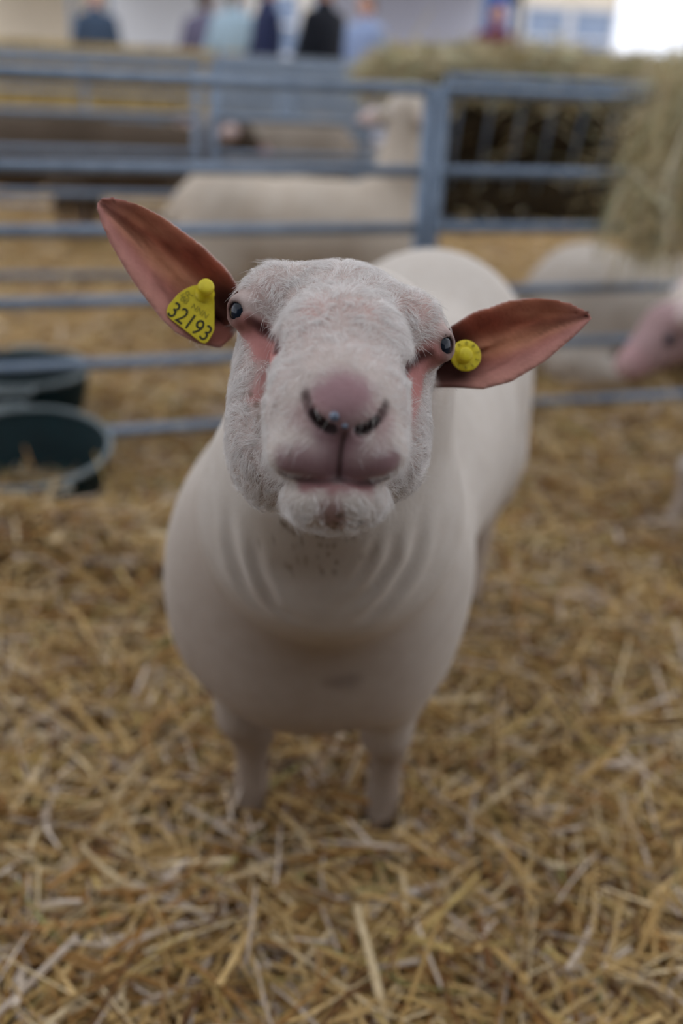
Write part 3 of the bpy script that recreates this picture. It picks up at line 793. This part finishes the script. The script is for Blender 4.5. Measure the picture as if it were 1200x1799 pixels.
# moisture on the nose
dm = mat('nose_moisture', (0.10, 0.13, 0.20), 0.05, noise=(200, (0.2, 0.24, 0.32), 0.2), spec=0.9)
for px, py, r in ((588, 731, 0.0036), (606, 748, 0.0022), (641, 765, 0.0030)):
    z_ = f.depth(px, py) or 0.64
    mb = MB(); bmesh.ops.create_uvsphere(mb.bm, u_segments=20, v_segments=12, radius=r, matrix=Matrix.Translation(Vector(W(px, py, z_ + 0.0015))))
    for fc in mb.bm.faces: fc.smooth = True
    mb.build('nose_drop', dm, ram)
del f

# ---- the other sheep
def other_sheep(org, yaw, sc, label, neck, head, snout, ears, lying=False, wool=CREAM, face=WHITE, group=None, look=None, feet=None):
    """neck, head, snout: local (side, back, up) points; ears: two local ear tips"""
    P, R = frame_pts((0, 0, 0), yaw)
    q = lambda c: P(*(np.array(c) * sc))
    cs = np.array([q(c) for c in ((-0.3, -0.75, 0), (0.3, -0.75, 1.2), (-0.3, 1.1, 0), (0.3, 1.1, 1.2), head, snout)])
    lo, hi = cs.min(0) - 0.08, cs.max(0) + 0.08; lo[2] = -0.02
    st = 0.011
    g = Field(axis((lo[0], hi[0], st)), axis((lo[1], hi[1], st)), axis((lo[2], hi[2], st)))
    body_field(g, P, R, sc, lying=lying, feet=feet)
    dz = -0.255 if lying else 0
    g.chain([q((0, 0.08, 0.60 + dz)), q(neck), q(head)], [0.15 * sc, 0.10 * sc, 0.078 * sc], 0.06)
    g.ell(q(head), np.array((0.075, 0.085, 0.075)) * sc, R, 0.03)
    h, sn = np.array(head), np.array(snout)
    g.chain([q(h), q(h * 0.45 + sn * 0.55), q(sn)], [0.066 * sc, 0.052 * sc, 0.042 * sc], 0.03)
    d = sn - h; d /= np.linalg.norm(d)
    for i, tip in enumerate(ears):
        sgn = -1 if i == 0 else 1
        t = np.array(tip); b = h * 0.7 + t * 0.3; m_ = b * 0.45 + t * 0.55
        g.chain([q(b), q(m_), q(t)], [0.022 * sc, 0.041 * sc, 0.018 * sc], 0.012)
    V_, Q_ = g.nets(); V_ = relax(V_, Q_, 2, 0.5)
    c_ = np.tile(wool, (len(V_), 1)) * (1 + 0.08 * vnoise(V_, 9, 5))[:, None]
    paint(c_, V_, q(h * 0.6 + sn * 0.4), np.array((0.14, 0.14, 0.14)) * sc, face, 0.9, 0.3)
    for tip in ears: paint(c_, V_, q(tip), np.array((0.085,) * 3) * sc, np.array([0.74, 0.60, 0.60]), 0.9, 0.4)
    paint(c_, V_, q(sn), np.array((0.06,) * 3) * sc, np.array([0.50, 0.30, 0.31]), 0.8, 0.5)
    if not lying: paint(c_, V_, q((0, 0.4, 0.08)), (1.2, 1.2, 0.16), TAN, 0.6, 0.4)
    o = mesh_np('sheep', V_, Q_, M['farsheep'], None, True, np.clip(c_, 0.01, 0.95)); o.location = org
    tag(o, label, 'sheep', group)
    for sg in (-1, 1):
        b = h * 0.72 + sn * 0.28; side = np.array((1.0, 0, 0)) if look is None else np.array(look)
        c = b + side * sg * 0.067 + np.array((0, 0, 0.022))
        mb = MB(); bmesh.ops.create_uvsphere(mb.bm, u_segments=16, v_segments=10, radius=0.0145 * sc, matrix=Matrix.Translation(Vector(q(c))))
        for fc in mb.bm.faces: fc.smooth = True
        mb.build('eye', M['eye'], o)
    if not lying:
        for a, b in ((-0.11, 0.01), (0.11, 0.01), (-0.125, 0.825), (0.125, 0.825)): hoof(P, a, b, o, yaw, sc)
    return o

# behind the hurdle, side on, its head turned away
pw = at_y(745, 400, 4.15)
other_sheep((pw[0] - 0.125, 4.15, 0.0), math.radians(-97), 0.91, 'cream sheep side on behind the hurdle, looking away with both pale ears out',
            (0.02, -0.03, 0.84), (0.03, -0.03, 1.07), (0.20, -0.05, 1.05), ((0.02, 0.175, 1.03), (-0.13, -0.135, 1.05)), look=(0, 1, 0), wool=CREAM * np.array([0.92, 0.88, 0.82]))
# near right edge of the pen, head down
pr_ = at_y(1180, 618, 2.62)
other_sheep((pr_[0] + 0.33, 2.66, 0.0), math.radians(90), 1.0, 'pink-faced sheep at the pen side with its head lowered in front of the rails',
            (0, -0.20, 0.56), (0.02, -0.33, 0.53), (0.09, -0.45, 0.455), ((-0.13, -0.26, 0.64), (0.16, -0.315, 0.635)), face=np.array([0.38, 0.24, 0.25]), feet=((-0.11, 0.01), (0.13, -0.26)))
# lying behind the right hurdle
pl_ = at_y(1010, 560, 4.05)
other_sheep((pl_[0] + 0.70, 4.02, 0.0), math.radians(-94), 0.95, 'cream sheep lying in the straw behind the right hurdle under the hay',
            (0, -0.14, 0.48), (0, -0.24, 0.55), (0, -0.40, 0.47), ((-0.15, -0.22, 0.58), (0.15, -0.22, 0.58)), lying=True)

# ------------------------------------------------------------------ hurdles
HR_H = [0.08, 0.295, 0.48, 0.68, 0.85, 1.08]
def hurdle(a, b, label, rad=0.017, mid=True, tall=1.08, name='sheep_hurdle', group=None):
    a = Vector((*a, 0)); b = Vector((*b, 0)); t = (b - a).normalized(); L = (b - a).length
    root = empty(name, a); root.rotation_euler = (0, 0, math.atan2(t.y, t.x)); tag(root, label, 'hurdle', group)
    k = tall / 1.08
    for h in HR_H:
        MB().tube([(0.01, 0, h * k), (L - 0.01, 0, h * k)], rad, 12).build('rail', M['steel'], root)
    for x_ in (0.0, L):
        MB().tube([(x_, 0, -0.01), (x_, 0, tall + 0.012)], rad * 1.12, 12).build('post', M['steel'], root)
    if mid:
        MB().tube([(L * 0.5, 0.0, 0.07), (L * 0.5, 0.0, tall)], rad * 0.8, 8).build('upright', M['steel'], root)
    return root

A = at_y(0, 119, 2.78); B = at_y(768, 150, 3.22); Cc_ = at_y(1200, 175, 3.50)
A, B, Cc_ = A[:2], B[:2], Cc_[:2]
d1 = (B - A) / np.linalg.norm(B - A); d2 = (Cc_ - B) / np.linalg.norm(Cc_ - B)
hurdle(B - d1 * 2.45, B - d1 * 0.021, 'grey steel hurdle left of the joining post, behind the green tubs', mid=False)
hurdle(B + d2 * 0.021, B + d2 * 1.5, 'grey steel hurdle right of the joining post, in front of the hay rack', mid=False)
A2 = at_y(-10, 75, 5.0)[:2]; B2 = at_y(355, 90, 5.25)[:2]; D2 = (B2 - A2) / np.linalg.norm(B2 - A2)
hurdle(B2 - D2 * 2.4, B2 - D2 * 0.03, 'farther grey hurdle of the second row, beyond the straw at left', mid=True)
hurdle(B2 + D2 * 0.05, B2 + D2 * 1.23, 'farther grey hurdle of the second row, behind the sheep looking away', mid=False)
A3 = at_y(0, 75, 7.4)[:2]; D3 = np.array([1.0, 0.06]); D3 /= np.linalg.norm(D3)
hurdle(A3 - D3 * 0.8, A3 + D3 * 1.9, 'farthest grey hurdle, last row before the straw bales at left')
hurdle(A3 + D3 * 1.98, A3 + D3 * 4.4, 'farthest grey hurdle, last row before the two seated onlookers')

# ------------------------------------------------------------------ green tubs
def tub(c, r, h, label, tilt):
    root = empty('feed_tub', (c[0], c[1], c[2])); tag(root, label, 'tub', None)
    root.rotation_euler = tilt
    MB().lathe([(0.001, 0.012), (r * 0.72, 0.012), (r * 0.80, 0.02), (r * 0.97, h), (r * 1.0, h), (r * 0.985, h * 0.9), (r * 0.84, 0.01), (r * 0.76, 0.0), (0.001, 0.0)], 64).build('bowl', M['tub'], root)
    MB().lathe([(r * 0.98 + 0.008 * math.cos(a), h + 0.008 * math.sin(a)) for a in np.linspace(0, 2 * math.pi, 13)], 64).build('rim', M['tubrim'], root)
    for sg in (-1, 1):
        MB().tube([((r + 0.012 + 0.028 * math.sin(b)) * math.cos(sg * 1.57 + 0.25 * math.cos(b)), (r + 0.012 + 0.028 * math.sin(b)) * math.sin(sg * 1.57 + 0.25 * math.cos(b)), h - 0.005) for b in np.linspace(0, math.pi, 9)], 0.009, 8).build('handle', M['tubrim'], root)
    return root
t1 = at_y(45, 775, 2.50); tub((t1[0], 2.50, 0.02), 0.23, 0.15, 'dark green feed tub in front of the rails, pale scuffed rim', (math.radians(7), math.radians(-3), 0.5))
t2 = at_y(40, 712, 3.05); tub((t2[0], 3.06, 0.015), 0.215, 0.19, 'dark green feed tub standing behind the rails, partly hidden', (0, 0, 0.2))
rg = np.random.default_rng(55)
for c, r in ((t1, 0.15), ):
    n = 260; a = rg.uniform(0, 6.28, n); rr = r * np.sqrt(rg.random(n))
    base = np.stack([c[0] + 0.03 + rr * np.cos(a), 2.50 - 0.05 + rr * np.sin(a) * 0.6, 0.04 + 0.05 * rg.random(n)], 1)
    hh = strands('hay_wisps', base, 4, rg.uniform(0.06, 0.16, n), rg.uniform(0.001, 0.0022, n), rg.normal(0.05, 0.2, n), straw_cols(n, rg) * 0.55, M['hay'], seed=9)
    tag(hh, 'brownish hay leftovers lying inside the front green tub', 'hay', kind='stuff')

# ------------------------------------------------------------------ hay rack behind the right hurdle
HAY = np.array([S(218, 204, 166), S(200, 182, 140), S(228, 218, 190), S(172, 152, 110), S(182, 184, 148)])
def hay_cols(n, rg): return HAY[rg.integers(0, len(HAY), n)] * rg.uniform(0.75, 1.15, (n, 1))
rx0, rx1, ry = 0.335, 1.75, 4.75
rack = empty('hay_rack', ((rx0 + rx1) / 2, ry, 0)); tag(rack, 'steel hay rack on legs behind the right hurdle, heaped with hay', 'rack')
hw = (rx1 - rx0) / 2
for sg in (-1, 1):
    MB().tube([(-hw, sg * 0.36, 1.10), (hw, sg * 0.36, 1.10)], 0.02).build('top_rail', M['steel'], rack)
    for sx in (-1, 1):
        MB().tube([(sx * hw, sg * 0.36, 0.02), (sx * hw, sg * 0.36, 1.10)], 0.02).build('leg', M['steel'], rack)
    for k in range(11):
        x_ = -hw + (k + 0.5) * 2 * hw / 11
        MB().tube([(x_, sg * 0.36, 1.10), (x_, sg * 0.05, 0.50)], 0.008, 8).build('bar', M['steel'], rack)
MB().tube([(-hw, 0, 0.49), (hw, 0, 0.49)], 0.02).build('bottom_rail', M['steel'], rack)
for sx in (-1, 1): MB().tube([(sx * hw, -0.36, 0.6), (sx * hw, 0.36, 0.6)], 0.016).build('end_brace', M['steel'], rack)
# body of the hay
g = Field(axis((rx0 - 0.5, rx1 + 0.2, 0.022)), axis((ry - 0.55, ry + 0.5, 0.022)), axis((0.42, 1.45, 0.022)))
rg = np.random.default_rng(77)
for k in range(9):
    xx = rx0 + 0.08 + k * (rx1 - rx0 - 0.16) / 8
    g.ell((xx, ry, 0.72), (0.14, 0.15, 0.22), None, 0.06)
    g.ell((xx, ry, 0.98), (0.17, 0.29, 0.17 + 0.03 * rg.random()), None, 0.06)
    g.ell((xx - 0.20, ry + 0.05 * rg.normal(), 1.09 - 0.05 * k / 8), (0.15, 0.26, 0.06 + 0.05 * rg.random()), None, 0.06)
Vh, Qh = g.nets(); Vh = relax(Vh, Qh, 2, 0.5)
heap = mesh_np('hay_heap', Vh, Qh, M['haycore']); tag(heap, 'heap of hay filling the rack behind the right hurdle, coloured dark as in shadow', 'hay', kind='stuff')
n = 15000
pk = rg.integers(0, len(Vh), n * 5); pk = pk[(Vh[pk, 2] > 1.05) | (rg.random(n * 5) < 0.012)][:n]; n = len(pk)
base = Vh[pk] + rg.normal(0, 0.02, (n, 3))
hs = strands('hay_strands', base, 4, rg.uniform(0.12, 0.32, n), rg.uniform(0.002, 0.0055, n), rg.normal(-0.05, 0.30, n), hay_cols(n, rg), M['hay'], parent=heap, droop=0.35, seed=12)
tag(hs, kind='stuff')
# hay pulled over the rail at the right edge
n = 1700
pc = at_y(1195, 240, 3.34)
base = np.stack([pc[0] + rg.normal(0.05, 0.085, n), 3.36 + rg.normal(0, 0.09, n), rg.uniform(0.66, 1.17, n)], 1)
base[:, 0] -= (1.12 - base[:, 2]) * 0.06
yaw_ = rg.uniform(0, 6.28, n); elv = np.where(rg.random(n) < 0.7, rg.normal(-1.15, 0.35, n), rg.normal(0, 0.4, n))
hb = strands('hay_tuft', base, 4, rg.uniform(0.14, 0.36, n), rg.uniform(0.0014, 0.0034, n), elv, yaw=yaw_, cols=hay_cols(n, rg) * 1.05, m=M['hay'], droop=0.3, seed=14)
tag(hb, 'loose greenish hay hanging over the right hurdle rail', 'hay', kind='stuff')

# ------------------------------------------------------------------ farther pens
brown = np.array([0.10, 0.075, 0.055])
for i, (px, yy, yw, lab, wl_) in enumerate(((40, 6.4, 92, 'dark brown sheep in the far pen, seen through the leftmost rails', brown),
                                            (215, 6.3, -85, 'dark brown sheep in the far pen, just left of the far hurdle joint', brown * 0.9),
                                            (500, 7.0, 80, 'dusty grey-brown sheep in the far pen behind the sheep looking away', np.array([0.28, 0.24, 0.20])))):
    p = at_y(px, 200, yy)
    sgx = 0.45 if yw > 0 else -0.45
    other_sheep((p[0] - sgx, yy, 0), math.radians(yw), 0.95, lab, (0, -0.16, 0.72), (0, -0.26, 0.74), (0, -0.42, 0.64), ((-0.15, -0.22, 0.78), (0.15, -0.22, 0.78)), wool=wl_, face=wl_ * 0.8)
def bale(c, d, rz, label, group):
    mb = MB().box((0, 0, 0), d, 0, 0.04); o = mb.build('straw_bale', M['bale']); o.location = c; o.rotation_euler = (0, 0, rz)
    for x_ in (-0.22, 0.22):
        tw = MB(); hx, hz = d[1] / 2 + 0.004, d[2] / 2 + 0.004
        tw.tube([(x_, -hx, -hz), (x_, hx, -hz), (x_, hx, hz), (x_, -hx, hz), (x_, -hx, -hz)], 0.004, 6); tw.build('twine', M['haycore'], o)
    return tag(o, label, 'bale', group)
k = 0
BL = {0: 'on the ground', 1: 'on top'}
for px0, yy in ((-60, 9.3), (60, 9.35), (180, 9.4), (300, 9.45)):
    p = at_y(px0 + 30, 60, yy)
    where = ['leftmost column', 'second column from left', 'third column from left', 'rightmost column'][k]; k += 1
    for lv, word in enumerate(('bottom', 'middle', 'topmost')):
        bale((p[0] + 0.03 * lv, yy, 0.19 + lv * 0.385), (0.92 if lv < 2 else 0.86, 0.5, 0.38), 0.04 * (lv - 1), 'straw bale in the far wall of bales, %s of its %s' % (word, where), 'straw bales behind the far pens')

pa, pb = at_y(385, 100, 8.2), at_y(650, 100, 8.2)
pn = empty('barrier', ((pa[0] + pb[0]) / 2, 8.2, 0)); tag(pn, 'solid grey sheet barrier in front of the two dark-clad onlookers', 'barrier')
MB().box((0, 0, 0.60), (pb[0] - pa[0], 0.03, 1.06), 0, 0.006).build('panel', mat('grey_sheet', S(150, 160, 172), 0.6, noise=(5, S(130, 140, 152), 0.2)), pn)
for sx in (-1, 1): MB().tube([(sx * (pb[0] - pa[0]) / 2, 0, -0.01), (sx * (pb[0] - pa[0]) / 2, 0, 1.16)], 0.02).build('post', M['steel'], pn)
# ------------------------------------------------------------------ people in the distance
SKIN = mat('skin', S(206, 160, 138), 0.6, noise=(30, S(190, 140, 120), 0.2))
def cloth(name, c): return mat(name, c, 0.9, noise=(20, tuple(v * 0.75 for v in c), 0.25), bump=(40, 0.4, 0.01))
def person(loc, rz, label, jacket, trousers, hair, sc=1.0, sit=False):
    def grid(): return Field(axis((-0.42, 0.42, 0.016)), axis((-0.42, 0.42, 0.016)), axis((-0.02, 1.86, 0.016)))
    hipz, kz = 0.92, 0.50
    legs = [[(sg * 0.10, 0, hipz), (sg * 0.11, -0.02, kz), (sg * 0.115, 0.02, 0.09)] for sg in (-1, 1)]
    arms = [[(sg * 0.20, 0, 1.42), (sg * 0.27, 0.05, 1.14), (sg * 0.19, -0.10, 0.98)] for sg in (-1, 1)]
    def trunk(f_, o):
        f_.ell((0, 0, 1.27), (0.19 + o, 0.115 + o, 0.26 + o), None, 0.05)
        f_.ell((0, 0.0, 1.02), (0.165 + o, 0.12 + o, 0.17 + o), None, 0.06)
        f_.cap((-0.16, 0, 1.42), (0.16, 0, 1.42), 0.06 + o, None, 0.05)
    fb = grid(); trunk(fb, 0)
    for lg in legs: fb.chain(lg, [0.085, 0.055, 0.04], 0.03); fb.cap(lg[2], (lg[2][0], -0.10, 0.05), 0.04, 0.03, 0.02)
    for am in arms: fb.chain(am, [0.05, 0.04, 0.03], 0.02)
    fb.cap((0, 0.01, 1.45), (0, -0.005, 1.60), 0.055, 0.052, 0.03)
    fb.ell((0, -0.01, 1.68), (0.075, 0.092, 0.115), None, 0.03)
    fb.ell((0, -0.105, 1.665), (0.014, 0.02, 0.024), None, 0.015)
    for sg in (-1, 1): fb.ell((sg * 0.078, 0.01, 1.675), (0.012, 0.02, 0.032), None, 0.01)
    for sg in (-1, 1): fb.ell((sg * 0.03, -0.098, 1.70), (0.014, 0.012, 0.010), None, 0.008, 'cut')
    V_, Q_ = fb.nets(); o = mesh_np('person', V_, Q_, SKIN); o.location = loc; o.rotation_euler = (0, 0, rz); o.scale = (sc,) * 3
    tag(o, label, 'person')
    fj = grid(); trunk(fj, 0.018)
    for am in arms: fj.chain(am, [0.068, 0.058, 0.052], 0.03)
    fj.ell((0, 0, 0.93), (0.19, 0.145, 0.10), None, 0.05)
    fj.cap((0, 0.01, 1.46), (0, 0.0, 1.53), 0.075, 0.07, 0.03)
    V_, Q_ = fj.nets(); mesh_np('jacket', V_, Q_, jacket, o)
    ft = grid()
    for lg in legs: ft.chain(lg, [0.10, 0.075, 0.062], 0.03)
    ft.ell((0, 0, 0.95), (0.165, 0.12, 0.10), None, 0.04)
    V_, Q_ = ft.nets(); mesh_np('trousers', V_, Q_, trousers, o)
    fh = grid(); fh.ell((0, 0.018, 1.715), (0.084, 0.098, 0.10), None, 0.01); fh.ell((0, 0.05, 1.64), (0.07, 0.06, 0.07), None, 0.03)
    fh.ell((0, -0.10, 1.66), (0.075, 0.06, 0.085), None, 0.02, 'cut')
    V_, Q_ = fh.nets(); mesh_np('hair', V_, Q_, hair, o)
    for sg in (-1, 1):
        fs = grid(); fs.cap((sg * 0.115, 0.03, 0.05), (sg * 0.125, -0.13, 0.04), 0.052, 0.045, 0.01)
        V_, Q_ = fs.nets(); V_[:, 2] = np.maximum(V_[:, 2], 0.0); mesh_np('shoe', V_, Q_, M['hoof'], o)
    return o
black = cloth('black_cloth', S(22, 26, 36)); navy = cloth('navy_cloth', S(40, 48, 84)); jeans = cloth('denim', S(60, 76, 110))
pale = cloth('pale_cloth', S(170, 196, 214)); teal = cloth('teal_cloth', S(40, 110, 120)); maroon = cloth('maroon_cloth', S(110, 52, 66)); brownh = cloth('brown_hair', S(70, 48, 36)); grey = cloth('grey_cloth', S(110, 112, 122)); greyh = cloth('grey_hair', S(150, 146, 140))
for px, yy, rz, lab, j, t_, h_ in ((568, 9.2, 1.0, 'person in a black jacket with back turned, beyond the far hurdles', black, jeans, brownh),
                                  (468, 9.6, 1.9, 'person in a navy jacket, left of the one in black', navy, black, brownh),
                                  (412, 11.5, 2.8, 'person in a pale blue top between the straw bales and the one in navy', pale, jeans, greyh),
                                  (640, 12.5, -0.6, 'person in a light blue top just right of the one in black', cloth('light_blue_cloth', S(150, 168, 206)), grey, brownh),
                                  (172, 14, 0.4, 'person in a dark grey-blue jacket behind the straw bales', cloth('slate_cloth', S(66, 82, 104)), black, brownh),
                                  (362, 13, 3.0, 'person in a dusty violet jacket at the end of the straw bales', cloth('violet_cloth', S(104, 100, 124)), jeans, brownh),
                                  (868, 13, 0.3, 'person in a maroon jacket by the blue banner', maroon, black, brownh)):
    p = at_y(px, 90, yy)
    person((p[0], yy, 0.0), rz, lab, j, t_, h_)

# ------------------------------------------------------------------ stalls and houses behind
def wallmat(name, c): return mat(name, c, 0.85, noise=(1.2, tuple(v * 0.9 for v in c), 0.25))
canvas = wallmat('white_canvas', (0.80, 0.80, 0.82)); creamw = wallmat('cream_render', S(232, 218, 196)); lav = wallmat('pale_render', S(214, 214, 226)); slate = wallmat('slate_roof', S(120, 122, 132)); winm = mat('window_glass', S(120, 140, 170), 0.15, noise=(1, S(150, 165, 190), 0.2), spec=0.6)
def tent(cx, cy, w, d, label, wallc):
    root = empty('market_tent', (cx, cy, 0)); tag(root, label, 'tent')
    for sx in (-1, 1):
        for sy in (-1, 1): MB().box((sx * w / 2, sy * d / 2, 1.2), (0.06, 0.06, 2.4), 0, 0.008).build('leg', M['steel'], root)
    mb = MB()
    lo = [mb.bm.verts.new((sx * (w / 2 + 0.1), sy * (d / 2 + 0.1), 2.25)) for sx, sy in ((-1, -1), (1, -1), (1, 1), (-1, 1))]
    hi = [mb.bm.verts.new((sx * (w / 2 + 0.1), sy * (d / 2 + 0.1), 2.55)) for sx, sy in ((-1, -1), (1, -1), (1, 1), (-1, 1))]
    ap = mb.bm.verts.new((0, 0, 3.5))
    for k_ in range(4):
        mb.bm.faces.new((lo[k_], lo[(k_ + 1) % 4], hi[(k_ + 1) % 4], hi[k_])); mb.bm.faces.new((hi[k_], hi[(k_ + 1) % 4], ap))
    mb.build('canopy', canvas, root)
    MB().box((0, d / 2 - 0.05, 1.15), (w - 0.1, 0.03, 2.3)).build('back_panel', wallc, root)
    MB().box((0, -d / 2 + 0.35, 0.45), (w * 0.8, 0.6, 0.9), 0, 0.02).build('counter', wallc, root)
def hx(px, yy): return at_y(px, 60, yy)[0]
tent(hx(268, 15.5), 16.5, 2.2, 2.2, 'white canvas market tent behind the straw bales', canvas)
tent(hx(20, 18), 19.2, 2.6, 2.4, 'cream-sided market tent at the left edge behind the bales', creamw)
tent(hx(720, 16.5), 17, 2.6, 2.4, 'pale-sided market tent behind the hay rack', lav)
def house(x0, x1, yy, h, m, label, nwin):
    root = empty('building', ((x0 + x1) / 2, yy, 0)); tag(root, label, 'building'); w = x1 - x0
    MB().box((0, 2, h / 2), (w, 4, h)).build('wall', m, root)
    mb = MB(); a = w / 2 + 0.2
    mb.prism([(-2.3, 0), (2.3, 0), (0, 1.4)], Matrix.Translation((-a, 2, h)) @ Matrix(((0, 0, 1, 0), (1, 0, 0, 0), (0, 1, 0, 0), (0, 0, 0, 1))), 2 * a); mb.build('roof', slate, root)
    for k_ in range(nwin):
        x_ = -w / 2 + (k_ + 0.5) * w / nwin
        for zc in (1.75, 4.6):
            if zc + 0.8 > h: continue
            fr = MB(); 
            for dx in (-0.5, 0.5): fr.box((x_ + dx, -0.03, zc), (0.08, 0.1, 1.4))
            for dz in (-0.66, 0, 0.66): fr.box((x_, -0.03, zc + dz), (1.0, 0.1, 0.08))
            fo = fr.build('window', canvas, root)
            MB().box((x_, -0.012, zc), (0.95, 0.02, 1.3)).build('pane', winm, fo)
house(hx(-130, 26), hx(320, 26), 26, 6, creamw, 'cream rendered house behind the left tents', 4)
house(hx(345, 26), hx(630, 26), 26, 6, creamw, 'cream house in the middle behind the onlookers', 3)
house(hx(655, 26), hx(890, 26), 26, 6, lav, 'pale lavender-white house right of the middle one', 4)
house(hx(915, 26), hx(1080, 26), 26, 5.5, creamw, 'cream house nearest the bright gap of sky', 2)
# blue banner on a pole and parked car
bx_ = hx(884, 14.5)
bn = empty('banner', (bx_, 14.5, 0)); tag(bn, 'tall blue banner on a pole behind the hay rack', 'banner')
MB().tube([(-0.28, 0, 0), (-0.28, 0, 3.2)], 0.02, 8).build('pole', M['steel'], bn)
MB().box((-0.10, 0, 1.9), (0.30, 0.02, 2.4)).build('cloth', cloth('blue_cloth', S(66, 108, 186)), bn)
MB().lathe([(0.22, 0.0), (0.22, 0.03), (0.05, 0.06)], 24, Matrix.Translation((-0.28, 0, 0)), True, True).build('foot', M['hoof'], bn)
def crate_table(px, yy):
    root = empty('stall_table', (hx(px, yy), yy, 0)); tag(root, 'trestle table with a teal cover right of the blue banner', 'table')
    MB().box((0, 0, 0.95), (1.5, 0.6, 0.04), 0, 0.006).build('tabletop', creamw, root)
    MB().box((0, -0.31, 0.75), (1.52, 0.02, 0.44)).build('cover', teal, root)
    for sx in (-1, 1):
        for sy in (-1, 1): MB().tube([(sx * 0.68, sy * 0.24, 0), (sx * 0.66, sy * 0.22, 0.93)], 0.02, 8).build('leg', M['steel'], root)
crate_table(985, 12.0)
for px, c_, lab, nm in ((962, teal, 'teal storage crate on the trestle table, left end', 'crate'), (990, pale, 'pale blue storage crate on the trestle table, between two others', 'crate'), (1018, maroon, 'maroon storage crate on the trestle table, right end', 'crate')):
    o = MB().box((0, 0, 0.14), (0.19, 0.34, 0.28), 0, 0.02).box((0, 0, 0.285), (0.21, 0.36, 0.025), 0, 0.008).build('storage_crate', c_); o.location = (hx(px, 12), 12, 0.972)
    tag(o, lab, 'crate')
